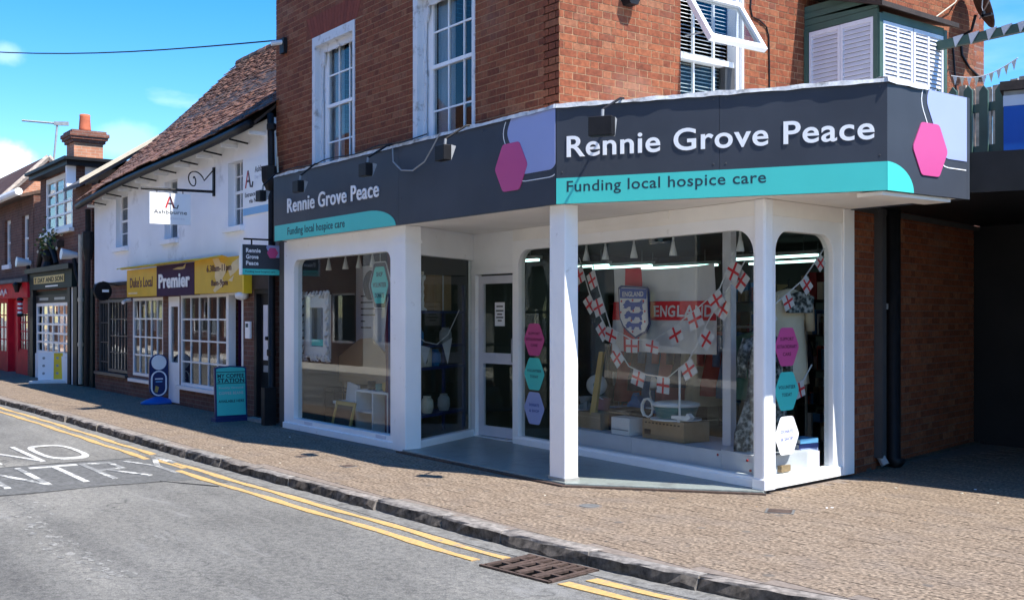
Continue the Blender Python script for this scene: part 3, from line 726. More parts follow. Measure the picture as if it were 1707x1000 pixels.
for k in range(48):
    z = 3.5 + k * .043
    MB().add([FG.p(1.94, -.205, z + .013), FG.p(2.80, -.205, z + .013), FG.p(2.80, -.168, z - .010), FG.p(1.94, -.168, z - .010), FG.p(1.94, -.205, z + .0145), FG.p(2.80, -.205, z + .0145), FG.p(2.80, -.168, z - .0085), FG.p(1.94, -.168, z - .0085)],
             [(0, 1, 2, 3), (4, 5, 6, 7), (0, 1, 5, 4), (1, 2, 6, 5), (2, 3, 7, 6), (3, 0, 4, 7)]).build('slat', 'white_gloss', gw)
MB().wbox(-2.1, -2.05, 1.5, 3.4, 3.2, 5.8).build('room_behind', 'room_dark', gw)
ca, sa = math.cos(R(33)), math.sin(R(33))
class Tilt:
    U = Vector((0, 1, 0))
    def p(s, u, n, z): return Vector((-.375, u, 5.08)) + Vector((sa, 0, -ca)) * (-z) + Vector((ca, 0, sa)) * n
TF = Tilt()
ve = MB().ring(TF, (1.955, 2.835, -.70, 0), (2.015, 2.775, -.635, -.065), .004, -.03, .03, 1).build('open_vent', 'white_gloss', gw)
MB().box(TF, 2.015, 2.775, -.006, .0, -.635, -.065).build('vent_pane', 'glass_upper', gw)
for u in (2.02, 2.77): MB().tube([FG.p(u, -.05, 4.62), TF.p(u, -.03, -.55)], .008, 6).build('stay', 'grey_metal', gw)
# bay window over the flat roof
bx0, bx1, by0, by1 = -.37, .66, 3.95, 5.25
bay = MB().wbox(bx0 + .01, bx1 - .05, by0 + .05, by1 - .05, 3.42, 4.98).build('bay_window', 'green_paint', bb, label='dark green box bay with white louvred shutters')
FS = Fr(0, by0, 0); FB = Fr(bx1, 0, 90)
for k in range(4):
    z = 4.935 + k * .078
    MB().prism(FS, [(bx0 + .01, z), (bx1 - .02, z), (bx1 - .02, min(z + .072, 5.05)), (min(bx1 - .02, bx1 - .02 - (z - 4.96) * 2.8) if z > 4.97 else bx1 - .02, z + .072), (bx0 + .01, z + .072)], -.03, .004 - .003 * (k % 2)).build('board', 'green_paint', bay)
for (fr, u) in ((FS, bx0 + .01), (FS, bx1 - .07), (FB, by0 - .003), (FB, by1 - .05)): MB().box(fr, u, u + .06, -.05, .012, 3.42, 4.95).build('post', 'green_paint', bay)
MB().box(FB, by0 + .06, by1 - .05, -.05, .008, 4.88, 4.97).build('head', 'green_paint', bay)
MB().add([(bx0, by0 - .09, 5.36), (bx1 + .10, by0 - .09, 5.00), (bx1 + .10, by1 + .12, 4.98), (bx0, by1 + .12, 5.34), (bx0, by0 - .09, 5.43), (bx1 + .10, by0 - .09, 5.055), (bx1 + .10, by1 + .12, 5.035), (bx0, by1 + .12, 5.41)],
         [(0, 1, 2, 3), (4, 5, 6, 7), (0, 1, 5, 4), (1, 2, 6, 5), (2, 3, 7, 6), (3, 0, 4, 7)]).build('bay_roof', 'dark_timber', bay)
def shutter(fr, u0, u1, z0, z1, mid):
    st = MB().ring(fr, (u0, u1, z0, z1), (u0 + .035, u1 - .035, z0 + .04, z1 - .045), .002, -.03, .006, 1)
    if mid: st.box(fr, (u0 + u1) / 2 - .018, (u0 + u1) / 2 + .018, -.028, .004, z0 + .04, z1 - .045)
    o = st.build('shutter', 'shutter_white', bb); k = 17; dz = (z1 - z0 - .085) / k
    for i in range(k):
        z = z0 + .04 + i * dz + dz * .2
        MB().add([fr.p(u0 + .03, -.004, z), fr.p(u1 - .03, -.004, z), fr.p(u1 - .03, -.024, z + dz * .98), fr.p(u0 + .03, -.024, z + dz * .98), fr.p(u0 + .03, .001, z + .004), fr.p(u1 - .03, .001, z + .004), fr.p(u1 - .03, -.019, z + dz * 1.0), fr.p(u0 + .03, -.019, z + dz * 1.0)],
                 [(0, 1, 2, 3), (4, 5, 6, 7), (0, 1, 5, 4), (2, 3, 7, 6), (1, 2, 6, 5), (3, 0, 4, 7)]).build('slat', 'shutter_white', o)
for a, b in ((-.29, .145), (.15, .585)): shutter(FS, a, b, 3.95, 4.925, False)
for a, b in ((4.02, 4.585), (4.60, 5.195)): shutter(FB, a, b, 3.95, 4.875, True)
# alley side wall, running back from the end of the shopfront
FA = Fr(1.215, 2.66, math.degrees(math.atan2(3.45, -.735)))
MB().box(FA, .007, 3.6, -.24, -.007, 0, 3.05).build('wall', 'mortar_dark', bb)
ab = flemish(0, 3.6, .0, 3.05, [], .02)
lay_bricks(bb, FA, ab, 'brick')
MB().prism(FG, [(1.02, 4.87), (1.22, 4.87), (1.17, 4.775), (1.07, 4.775)], 0, .12).build('wall_lamp', 'black_metal', bb)
# wiring clipped to the brickwork
def cable(pts, r, mat, par, name='cable'): MB().tube(pts, r, 6).build(name, mat, par)
cable([FG.p(3.02, .01, 5.3), FG.p(3.0, .01, 5.08), FG.p(3.03, .01, 4.98), FG.p(3.15, .012, 4.96), FG.p(3.27, .012, 4.90), FG.p(3.31, .012, 4.8), FG.p(3.32, .012, 4.5), FG.p(3.325, .012, 3.6)], .009, 'black_metal', bb)
cable([FG.p(6.1, .01, 5.36), FG.p(6.6, .05, 5.55), FG.p(7.0, .08, 5.8), FG.p(7.2, .10, 6.05)], .009, 'cloth_cream', bb)
cable([FG.p(7.25, .012, 5.38), FG.p(7.28, .014, 5.15), FG.p(7.45, .02, 5.0), FG.p(7.7, .02, 4.9), FG.p(7.85, .02, 4.92)], .016, 'black_metal', bb)
cable([FG.p(7.05, .012, 5.3), FG.p(7.08, .014, 5.1), FG.p(7.1, .02, 4.85), FG.p(7.13, .02, 4.6)], .012, 'black_metal', bb)
dish = thing('satellite_dish', 'dark satellite dish on the brick gable wall above the bay window', 'dish', (-.2, 7.25, 5.5))
MB().lathe((-.10, 7.28, 5.80), [(.02, -.05), (.16, -.025), (.27, .03), (.28, .05), (.26, .045), (.15, .0), (.01, -.02)], 24, axis=(.70, .62, .35), sy=1.35).build('reflector', 'iron_rust', dish, smooth=True)
MB().tube([FG.p(7.3, .0, 5.42), FG.p(7.3, .14, 5.46), FG.p(7.3, .2, 5.66)], .02, 8).build('mount', 'black_metal', dish)
MB().tube([FG.p(7.32, .25, 5.6), FG.p(6.95, .62, 5.75)], .011, 6).build('feed_arm', 'grey_metal', dish)
# camera, downpipe and hopper at the left end of the brickwork
cctv = thing('security_camera', 'small white security camera on a black bracket high on the brick wall', 'camera', (-6.72, .1, 5.5))
MB().box(FL, -6.80, -6.66, 0, .06, 5.40, 5.62).build('bracket', 'black_metal', cctv)
MB().tube([FL.p(-6.73, .05, 5.56), FL.p(-6.78, .2, 5.53)], .035, 10).build('body', 'white_gloss', cctv)
dp = thing('downpipe', 'black cast iron downpipe between the white house and the brick building', 'pipe', (-6.95, .1, 0))
MB().tube([(-6.96, .10, 4.55), (-6.94, .10, 4.2), (-6.92, .10, 3.6), (-6.90, .10, .12), (-6.88, .03, .05)], .05, 12).build('pipe', 'black_metal', dp, smooth=True)
for z in (4.3, 3.55, 2.35, 1.0): MB().lathe((-6.925, .10, z), [(.056, 0), (.068, .01), (.068, .09), (.056, .10)], 12).build('collar', 'black_metal', dp)
MB().lathe((-6.92, .08, 3.42), [(.06, 0), (.13, .14), (.14, .34), (.05, .36)], 8).build('hopper', 'black_metal', dp)
MB().tube([(-6.80, .14, 3.9), (-6.78, .14, 3.65), (-6.7, .12, 3.5)], .012, 6).build('wire', 'cloth_cream', dp)
MB().tube([(-6.84, .14, 4.2), (-6.82, .14, 3.8), (-6.72, .12, 3.55)], .009, 6).build('wire', 'cloth_cream', dp)
MB().box(Fr(-6.82, 0, 0), -.10, .02, -.12, .06, .0, .55).build('pipe_boot', 'black_metal', dp)

# ---------------------------------------------------------------- shopfront
sf = thing('shopfront', 'white painted shopfront with wide arched display windows and a recessed corner entrance', 'shopfront', (-1.5, 1.0, 0))
ZS = 2.645
soff = [(-6.40, -.06), (-.02, -.06), (2.47, 1.425), (2.47, 2.56), (1.30, 2.70), (-6.40, 2.70)]
MB().plan(soff, ZS, ZS + .03).build('soffit', 'white_soffit', sf)
MB().plan([(-6.36, -.04), (-.02, -.04), (2.46, 1.43), (2.46, 2.57), (1.1, 2.9), (-.36, 2.9), (-.36, .225), (-6.36, .225)], 3.42, 3.50).build('flat_roof', 'lead', sf)
MB().plan([(-.36, 2.7), (1.3, 2.7), (.9, 4.0), (.66, 6.0), (-.36, 6.0)], 3.05, 3.45).build('flat_roof', 'lead', sf)
FW = Fr(0, .10, 0)
# left display window
lw = MB().ring(FW, (-6.42, -3.281, .02, ZS - .002), (-6.10, -3.40, .155, 2.365), .13, -.10, .03, 6, (0.05, 0.05, .9, 1)).build('display_window', 'white_paint', sf, bevel=.004)
MB().box(FW, -6.42, -3.29, -.07, .055, .0, .085).build('plinth', 'white_paint', lw, bevel=.006)
MB().box(FW, -6.09, -3.41, -.04, -.032, .16, 2.36).build('pane', 'glass', lw)
for u in (-5.75, -3.75): MB().box(FW, u, u + .24, .029, .036, .10, .14).build('vent', 'shutter_white', lw)
MB().wbox(-3.28, -2.985, .03, .25, .0, ZS - .001).build('post', 'white_paint', sf, bevel=.008)
MB().wbox(-3.29, -2.975, .02, .26, ZS - .2, ZS - .17).build('post_moulding', 'white_paint', sf)
# splayed side window of the porch
S1, S2 = Vector((-3.02, .22)), Vector((-3.76, 1.56)); ang = math.degrees(math.atan2(S2.y - S1.y, S2.x - S1.x)); FSW = Fr(S1.x, S1.y, ang); SL = (S2 - S1).length
sw = MB().ring(FSW, (0, SL, .03, ZS - .002), (.03, SL - .06, .12, 2.31), .01, -.08, .02, 2).build('side_window', 'white_paint', sf, bevel=.003)
MB().box(FSW, .03, SL - .06, -.03, -.022, .12, 2.31).build('pane', 'glass', sw)
MB().box(FSW, .0, SL - .02, .0, .028, .03, .10).build('plinth', 'white_paint', sw)
# glazed door in its frame
FD = Fr(0, 1.50, 0)
dfm = MB().ring(FD, (-3.76, -2.74, .03, ZS - .002), (-3.66, -2.84, .04, 2.12), .002, -.08, .02, 1, (0, 0, 0, 0)).build('door_frame', 'white_paint', sf, bevel=.003)
MB().box(FD, -3.76, -2.74, .019, .035, 2.12, 2.20).build('head_rail', 'white_paint', dfm)
FDD = Fr(-3.655, 1.53, 3)
dr = MB().ring(FDD, (0, .80, .05, 2.10), (.09, .71, .18, 2.0), .01, -.045, 0, 2).box(FDD, .09, .71, -.043, -.002, .98, 1.115).build('door', 'shutter_white', sf, label='white framed glazed shop door with two panes')
for a, b in ((.18, .98), (1.115, 2.0)): MB().box(FDD, .09, .71, -.024, -.018, a, b).build('door_pane', 'glass', dr)
MB().box(FDD, .32, .52, -.017, -.015, 1.46, 1.76).build('notice', 'sign_white', dr)
for k, (z, wd) in enumerate(((1.70, .13), (1.645, .15), (1.60, .10), (1.56, .14), (1.52, .08))): MB().box(FDD, .42 - wd / 2, .42 + wd / 2, -.015, -.0135, z, z + .018).build('notice_text', 'grey_frame', dr)
MB().tube([FDD.p(.745, .0, 1.0), FDD.p(.745, .05, 1.02), FDD.p(.745, .05, 1.3), FDD.p(.745, .0, 1.32)], .012, 8).build('door_handle', 'grey_metal', dr)
MB().wbox(-2.79, -2.765, 1.44, 1.47, 1.50, 1.60).build('alarm_keypad', 'plastic_white', dfm)
# great window of the entrance
GP, GQ = Vector((-2.75, 1.45)), Vector((1.37, 1.18)); FGW = Fr(GP.x, GP.y, math.degrees(math.atan2(GQ.y - GP.y, GQ.x - GP.x))); GL = (GQ - GP).length
gwn = MB().ring(FGW, (-.03, GL + .02, .03, ZS - .002), (.10, GL - .085, .13, 2.385), .24, -.08, .02, 8, (.04, .04, 1, .8)).build('display_window', 'white_paint', sf, bevel=.004)
MB().box(FGW, -.0, GL - .02, .0, .035, .03, .105).build('plinth', 'white_paint', gwn, bevel=.006)
MB().box(FGW, .09, GL - .08, -.034, -.026, .13, 2.39).build('pane', 'glass', gwn)
MB().box(FGW, -.0, GL - .0, .0, .034, 2.50, ZS - .004).build('cornice_board', 'white_soffit', gwn)
MB().box(FGW, 1.2, 2.9, .02, .05, 2.56, ZS - .004).build('cornice_board', 'white_soffit', gwn)
# free-standing pillar under the fascia corner, and the round-nosed corner post
pil = MB().wbox(-.235, .0, .0, .165, .02, ZS - .001).build('pillar', 'white_paint', sf, bevel=.010)
MB().wbox(-.243, .008, -.008, .173, .03, .06).build('pillar_base', 'concrete', pil)
cpst = MB().wbox(1.335, 1.465, 1.105, 1.235, .03, ZS - .001).build('corner_post', 'white_paint', sf, bevel=.022)
MB().wbox(1.325, 1.475, 1.095, 1.245, .03, .13).build('post_base', 'white_paint', cpst, bevel=.008)
# right-hand window
R1, R2 = Vector((1.405, 1.235)), Vector((1.235, 2.655)); FR = Fr(R1.x, R1.y, math.degrees(math.atan2(R2.y - R1.y, R2.x - R1.x))); RL = (R2 - R1).length
rw = MB().ring(FR, (0, RL, .03, ZS - .002), (.075, RL - .36, .13, 2.37), .20, -.08, .02, 8, (.05, .05, 1, 1)).build('display_window', 'white_paint', sf, bevel=.004)
MB().box(FR, .07, RL - .355, -.034, -.026, .13, 2.375).build('pane', 'glass', rw)
MB().box(FR, RL - .20, RL, .021, .045, .03, ZS - .004).build('end_pilaster', 'white_paint', rw, bevel=.006)
MB().box(FR, .03, RL - .20, .0, .04, .03, .12).build('plinth', 'white_paint', rw, bevel=.005)
MB().box(FR, 0, RL, .019, .036, 2.50, ZS - .004).build('cornice_board', 'white_soffit', rw)
# porch floor
MB().plan([(-3.0, .0), (.06, -.045), (1.47, 1.085), (1.44, 1.16), (-2.75, 1.44), (-3.76, 1.52), (-3.2, .2)], -.02, .032).build('porch_floor', 'porch_floor', sf, bevel=.006)
MB().plan([(-3.05, -.055), (.08, -.10), (1.52, 1.06), (1.47, 1.085), (.06, -.045), (-3.0, -.0)], -.02, .016).build('threshold', 'iron_rust', sf)

# ---------------------------------------------------------------- fascia signs
A, B, C = Vector((.005, -.11)), Vector((2.52, 1.40)), Vector((2.52, 2.59))
FFL = Fr(0, -.11, 0); FFB = Fr(A.x, A.y, math.degrees(math.atan2(B.y - A.y, B.x - A.x))); FFC = Fr(B.x, B.y, 90); LB = (B - A).length
Z0, Z1 = 2.635, 3.545
def logo(par, fr, cu, cz, r, pu, pz, pr, clip, lw=.008):
    MB().prism(fr, hexpoly(cu, cz, r, .07, clip), .0, .004).build('lavender_hexagon', 'sign_lavender', par)
    ou = hexpoly(cu, cz, r * 1.17, .09); ou = [(a_[0] + (b_[0] - a_[0]) * i_ / 12, a_[1] + (b_[1] - a_[1]) * i_ / 12) for a_, b_ in zip(ou, ou[1:] + ou[:1]) for i_ in range(12)]; m = MB(); n = len(ou)
    for i in range(n):                                                             # thin outline band
        p, q = ou[i], ou[(i + 1) % n]
        f = lambda t: (cu + (t[0] - cu) * (1 - lw / r), cz + (t[1] - cz) * (1 - lw / r))
        if all(clip[0] + .004 < t[0] < clip[1] - .004 and clip[2] < t[1] < clip[3] - .004 for t in (p, q)):
            m.prism(fr, [p, q, f(q), f(p)], .0, .003)
    m.build('hexagon_outline', 'sign_white', par)
    MB().prism(fr, hexpoly(pu, pz, pr, .06), .0, .009).build('pink_hexagon', 'sign_pink', par)
def curve_end(u0, u1, z0, z1, k=10):                                               # quarter-round end of the teal band
    return [(u0 + (u1 - u0) * math.sin(R(90 * i / k)), z1 - (z1 - z0) * (1 - math.cos(R(90 * i / k)))) for i in range(k + 1)]
fs1 = thing('fascia_sign', 'long charcoal fascia sign with narrow teal band along the shaded side of the shop', 'shop sign', (-3.2, -.1, Z0))
MB().box(FFL, -6.33, -5.30, -.04, 0, Z0, Z1).build('panel', 'sign_charcoal', fs1); MB().box(FFL, -5.297, -2.90, -.04, 0, Z0, Z1).build('panel', 'sign_charcoal', fs1); MB().box(FFL, -2.897, .0, -.04, 0, Z0, Z1).build('panel', 'sign_charcoal', fs1)
MB().prism(FFL, [(-6.33, Z0)] + [(-6.33, 2.85)] + curve_end(-3.62, -2.96, Z0, 2.85), 0, .004).build('teal_band', 'sign_teal', fs1)
logo(fs1, FFL, -.28, 3.40, .50, -.70, 3.06, .272, (-2, -.004, Z0, Z1 - .004))
text('Rennie Grove Peace', FFL, -5.90, -3.35, 3.005, .20, 0, 'sign_white', fs1, depth=.012, bold=.010, res=4)
text('Funding local hospice care', FFL, -5.90, -4.22, 2.70, .105, .004, 'sign_ink', fs1, depth=.003, bold=.006)
MB().box(Fr(-6.33, -.11, 90), -.0, .36, -.04, 0, Z0, Z1).build('return_panel', 'sign_charcoal', fs1)
fs2 = thing('corner_fascia_sign', 'sunlit charcoal corner fascia sign with bold white lettering wrapping the corner', 'shop sign', (1.3, .7, Z0))
MB().box(FFB, .004, 1.532, -.04, 0, Z0, Z1).build('panel', 'sign_charcoal', fs2); MB().box(FFB, 1.535, LB - .001, -.04, 0, Z0, Z1).build('panel', 'sign_charcoal', fs2)
for u_ in (.06, 1.48, 1.59, LB - .06):
    for z_ in (2.93, 3.50): MB().lathe(FFB.p(u_, 0, z_), [(.009, 0), (.008, .003), (.002, .004)], 10, axis=tuple(FFB.N)).build('screw_cap', 'grey_frame', fs2)
for u_ in (-6.25, -5.36, -5.24, -2.96, -2.84, -1.2):
    for z_ in (2.93, 3.48): MB().lathe(FFL.p(u_, 0, z_), [(.009, 0), (.008, .003), (.002, .004)], 10, axis=tuple(FFL.N)).build('screw_cap', 'grey_frame', fs1)
MB().box(FFC, .0, 1.19, -.04, -.0012, Z0, Z1).build('panel', 'sign_charcoal', fs2)
MB().box(FFB, .004, LB + .003, 0, .004, Z0, 2.875).build('teal_band', 'sign_teal', fs2)
MB().prism(FFC, [(-.004, Z0), (-.004, 2.875)] + curve_end(.0, .37, Z0, 2.875), 0, .004).build('teal_band', 'sign_teal', fs2)
logo(fs2, FFC, 1.10, 3.45, .555, .61, 3.025, .262, (.0, 1.178, Z0, Z1 - .004))
text('Rennie Grove Peace', FFB, .108, 2.832, 3.07, .20, .002, 'sign_white', fs2, depth=.005, bold=.014, res=5)
text('Funding local hospice care', FFB, .108, 1.94, 2.745, .105, .004, 'sign_ink', fs2, depth=.001, bold=.010)
MB().box(Fr(2.48, 2.59, 0), -1.2, .04, -.04, 0, Z0 + .0, Z1).build('return_panel', 'sign_charcoal', fs2)
MB().box(FFC, .0, 1.0, -.30, -.045, Z0 - .035, Z0 - .002).build('drip_board', 'white_soffit', fs2)
# crumpled lead flashing along the top of the fascias
def flashing(fr, u0, u1):
    m = MB(); n = int((u1 - u0) / .07); vs = []
    for i in range(n + 1):
        u = u0 + (u1 - u0) * i / n; h = .022 + .016 * mnoise.noise((u * 2.3, fr.o.x, 0)) + .012 * mnoise.noise((u * 9, fr.o.y, 2)); d = .018 + .012 * mnoise.noise((u * 5, 3, fr.o.x))
        vs += [fr.p(u, d, Z1 - .012 - .014 * abs(mnoise.noise((u * 4, 7, 1)))), fr.p(u, d * .7, Z1 + h), fr.p(u, -.06, Z1 + h + .012), fr.p(u, -.16, Z1 + h * .6), fr.p(u, -.16, Z1 - .06)]
    m.add(vs, [(5 * i + k, 5 * i + 5 + k, 5 * i + 6 + k, 5 * i + 1 + k) for i in range(n) for k in range(4)]).build('flashing', 'lead', sf)
flashing(FFL, -6.35, .02); flashing(FFB, -.02, LB + .02); flashing(FFC, -.02, .56)
def floodlight(fr, u, label, arm=.30, drop=.14, size=(.20, .15), turn=0.0, mat='black_metal'):
    t = thing('floodlight', label, 'floodlight', fr.p(u, 0, Z1 - .2), 'floodlights along the fascia')
    tip = fr.p(u - .03, arm - .01, Z1 - drop + .13)
    MB().tube([fr.p(u + .03, -.02, Z1 + .03), fr.p(u + .02, .05, Z1 + .02), tip], .012, 8).build('arm', 'black_metal', t)
    MB().tube([tip, fr.p(u - .03, arm, Z1 - drop + .05)], .014, 8).build('swivel', 'grey_metal', t)
    a, b = size; n0, n1 = arm - .05, arm + .07; zt, zb = Z1 - drop + .06, Z1 - drop - b + .06
    MB().prism(Fr(*(fr.p(u - .03 - a / 2, 0, 0).xy), math.degrees(math.atan2(fr.U.y, fr.U.x)) ), [(0, zb), (a, zb), (a, zt), (0, zt)], n0 + .03, n1).build('lamp_housing', mat, t, bevel=.008)
    MB().add([fr.p(u - .03 - a * .5, n0 - .03, zt - .01), fr.p(u - .03 + a * .5, n0 - .03, zt - .01), fr.p(u - .03 + a * .5, n0 + .028, zb), fr.p(u - .03 - a * .5, n0 + .028, zb), fr.p(u - .03 + a * .5, n0 + .028, zt), fr.p(u - .03 - a * .5, n0 + .028, zt)], [(0, 1, 2, 3), (0, 1, 4, 5), (1, 2, 4), (0, 3, 5)]).build('lamp_glass', 'grey_metal', t)
    return t
floodlight(FFL, -6.22, 'small black floodlight at the far left end of the fascia, by the downpipe', .22, .28, (.16, .15))
floodlight(FFL, -4.98, 'black floodlight under the left peeling sash window', .24, .27, (.17, .15))
floodlight(FFL, -3.10, 'black floodlight at the middle of the shaded fascia with a looping cable', .28, .26, (.18, .15))
floodlight(FFL, -1.45, 'black floodlight beside the pink hexagon on the shaded fascia', .28, .26, (.18, .16))
floodlight(FFB, .62, 'large black floodlight before the sunlit corner sign lettering', .42, .27, (.22, .17))
MB().tube([FFL.p(-3.0, .02, Z1 - .02), FFL.p(-2.95, .04, Z1 - .18), FFL.p(-2.75, .05, Z1 - .30), FFL.p(-2.5, .05, Z1 - .33), FFL.p(-2.25, .05, Z1 - .26), FFL.p(-2.1, .04, Z1 - .12), FFL.p(-1.98, .02, Z1 + .02)], .009, 6).build('loose_cable', 'grey_metal', label='pale loose cable looping over the shaded fascia between floodlights', cat='cable')
MB().tube([FFL.p(u, .03 + .01 * math.sin(u * 9), Z1 + .035 + .015 * math.sin(u * 5.2)) for u in [-6.3 + .15 * i for i in range(28)]], .008, 5).build('fascia_cable', 'black_metal', label='thin black cable lying along the top of the shaded fascia', cat='cable')
# projecting sign at the left end
FH = Fr(-6.66, 0, 90)
ps = thing('projecting_sign', 'small charcoal projecting sign with pink hexagon over the black door', 'hanging sign', (-6.7, -.15, 2.18))
MB().box(FH, -.47, .16, -.07, 0, 2.17, 2.60).build('sign_box', 'sign_charcoal', ps, bevel=.004)
MB().box(FH, -.474, -.455, -.074, .004, 2.17, 2.60).build('edge_strip', 'sign_white', ps)
MB().prism(FH, [(-.455, 2.172), (-.455, 2.255)] + curve_end(.04, .15, 2.172, 2.255), .0, .003).build('teal_band', 'sign_teal', ps)
MB().prism(FH, hexpoly(.07, 2.57, .17, .07, (-.4, .158, 2.2, 2.598)), .0, .003).build('lavender_hexagon', 'sign_lavender', ps)
MB().prism(FH, hexpoly(-.0, 2.49, .085, .06), .0, .005).build('pink_hexagon', 'sign_pink', ps)
for s_, z in (('Rennie', 2.49), ('Grove', 2.40), ('Peace', 2.31)): text(s_, FH, -.40, -.40 + .033 * len(s_) + .02, z, .06, 0, 'sign_white', ps, depth=.003, bold=.03)
text('Funding local hospice care', FH, -.41, .04, 2.205, .026, .003, 'sign_ink', ps, depth=.002, bold=.01)
for y in (-.3, .05): MB().tube([(-6.70, y, 2.60), (-6.70, y, 2.68)], .012, 6).build('hanger', 'black_metal', ps)
MB().tube([(-6.70, -.42, 2.68), (-6.70, .22, 2.68)], .014, 6).build('bracket', 'black_metal', ps)

# ---------------------------------------------------------------- white tiled house with the two-window shop
wh = thing('white_house', 'low white rendered house with a sagging red tiled roof and shop below', 'house', (-11.7, 3.0, 0))
FWH = Fr(0, .15, 0); WX0, WX1 = -16.35, -7.06
def eave(x): return 4.02 + (x + 16.4) * .052 + .05 * math.sin((x + 16.4) * .55)
up = [(-14.78, -13.98, 2.97, 4.05), (-11.78, -11.08, 2.97, 4.08), (-8.72, -8.12, 3.0, 4.10)]
cells(FWH, WX0, WX1, 2.25, 4.02, up, -.25, 0).build('upper_wall', 'plaster', wh)
mb = MB()
for i in range(18):
    a = WX0 + (WX1 - WX0) * i / 18; b = WX0 + (WX1 - WX0) * (i + 1) / 18
    mb.prism(FWH, [(a, 4.02), (b, 4.02), (b, max(4.03, eave(b) + .06)), (a, max(4.03, eave(a) + .06))], -.25, 0)
mb.build('upper_wall', 'plaster', wh)
lo = [(-16.2, -14.05, .40, 1.95), (-13.72, -11.9, .42, 1.93), (-11.62, -11.02, .03, 1.93), (-10.98, -8.80, .36, 1.95), (-8.78, -8.12, .03, 1.97), (-7.68, -7.12, .05, 1.98)]
cells(FWH, WX0, WX1, 0, 2.25, lo, -.25, -.012).build('lower_wall', 'brick_far_dark', wh)
MB().box(FWH, WX0, -13.7, -.01, .03, 2.20, 2.27).build('drip_ledge', 'dark_timber', wh)
MB().box(FWH, -7.72, -7.08, -.012, .012, 1.99, 2.22).build('timber_panel', 'dark_timber', wh)
MB().wbox(WX0, WX1, 6.8, 7.0, 0, 4.3).build('rear_wall', 'plaster', wh); MB().wbox(WX0, WX0 + .25, .4, 6.8, 0, 4.3).build('end_wall', 'plaster', wh)
MB().add([(WX0 + .02, .16, 4.0), (WX0 + .02, 3.5, 7.45), (WX0 + .02, 6.9, 4.0), (WX0 + .22, .16, 4.0), (WX0 + .22, 3.5, 7.45), (WX0 + .22, 6.9, 4.0)], [(0, 1, 2), (3, 4, 5), (0, 1, 4, 3), (1, 2, 5, 4), (0, 2, 5, 3)]).build('gable_end', 'brick_far', wh)
MB().wbox(WX0 + .25, WX1, .41, 6.8, 2.2, 2.3).build('floor_slab', 'room_dark', wh)
for x0, x1, z0, z1 in up:
    sash(wh, Fr(0, .15, 0), x0 + (.0), x1, z0, z1, 3 if x1 > -9 else 2, 4, 'white_paint', 'glass_far', .05, .04, .02, n=-.11, back=.5)
    MB().box(FWH, x0 - .10, x1 + .06, -.05, .07, z0 - .09, z0 - .005).build('sill', 'plaster', wh, bevel=.006)
# eaves, gutter
RY, RZt = 3.5, 7.58
mb = MB(); n = 24
for i in range(n):
    a = WX0 - .12 + (WX1 - WX0 + .12) * i / n; b = WX0 - .12 + (WX1 - WX0 + .12) * (i + 1) / n
    mb.add([(a, -.10, eave(a) - .02), (b, -.10, eave(b) - .02), (b, RY, RZt - .05), (a, RY, RZt - .05), (a, -.10, eave(a) - .07), (b, -.10, eave(b) - .07), (b, RY, RZt - .15), (a, RY, RZt - .15)], [(0, 1, 2, 3), (4, 5, 6, 7), (0, 1, 5, 4), (3, 2, 6, 7), (0, 3, 7, 4), (1, 2, 6, 5)])
mb.build('roof_deck', 'dark_timber', wh)
MB().add([(WX0 - .12, RY, RZt - .05), (WX1, RY, RZt - .05), (WX1, 7.2, 4.0), (WX0 - .12, 7.2, 4.0), (WX0 - .12, RY, RZt - .15), (WX1, RY, RZt - .15), (WX1, 7.2, 3.9), (WX0 - .12, 7.2, 3.9)], [(0, 1, 2, 3), (4, 5, 6, 7), (0, 3, 7, 4)]).build('rear_slope', 'slate', wh)
gp = [(x, -.17, eave(x) - .07) for x in [WX0 - .12 + (WX1 - WX0 + .1) * i / 20 for i in range(21)]]
MB().tube(gp, .065, 10).build('gutter', 'black_metal', wh, smooth=True)
for i in range(9): x = WX0 + .4 + i * 1.08; MB().box(FWH, x, x + .06, .0, .26, eave(x) - .17, eave(x) - .12).build('rafter_foot', 'plaster', wh)
for i in range(8): x = WX0 + .9 + i * 1.08; MB().tube([(x, .14, eave(x) - .18), (x, -.16, eave(x) - .14)], .015, 6).build('gutter_bracket', 'black_metal', wh)
# hand-made clay tiles
tl = []; rows = 49
for r in range(rows):
    t0 = r / rows; x = WX0 - .14 + (.085 if r % 2 else 0)
    while x < WX1 - .02:
        e = eave(x + .08); y = -.20 + (RY + .20) * t0; bell = -.10 * math.sin(t0 * math.pi) + .05 * max(0, .12 - t0) / .12
        z = e - .03 + (RZt - e + .03) * t0 + bell + random.uniform(-.012, .012) + .02 * mnoise.noise((x * .7, t0 * 5, 0))
        tl.append((x, y, z, (RZt - e) / (RY + .2), random.uniform(-.02, .02))); x += .170 + random.uniform(-.003, .003)
tl.sort(key=lambda q: (0 if q[0] < -7.0 + 0 and q[2] < 7.0 else 1, -(q[0]) + q[1] * .6))
def tile_geo(x, y, z, s, j):
    d = Vector((0, 1, s)).normalized(); nn = Vector((0, -s, 1)).normalized(); o = Vector((x, y, z)) + nn * .03; u = Vector((1, 0, j)); l = .17
    a = [o, o + u * .164, o + u * .164 + d * l - nn * .022, o + d * l - nn * .022]; return a + [p - nn * .016 for p in a]
TFc = [(0, 1, 2, 3), (0, 4, 5, 1), (1, 5, 6, 2), (3, 7, 4, 0)]
for q in tl[:300]:
    g = tile_geo(*q); MB().add(g, TFc).build('roof_tile', 'roof_tile', wh, norm=False)
mb = MB()
for q in tl[300:]: mb.add(tile_geo(*q), TFc)
mb.build('roof_tiles', 'roof_tile', wh, kind='stuff', norm=False)
x = WX0 - .14
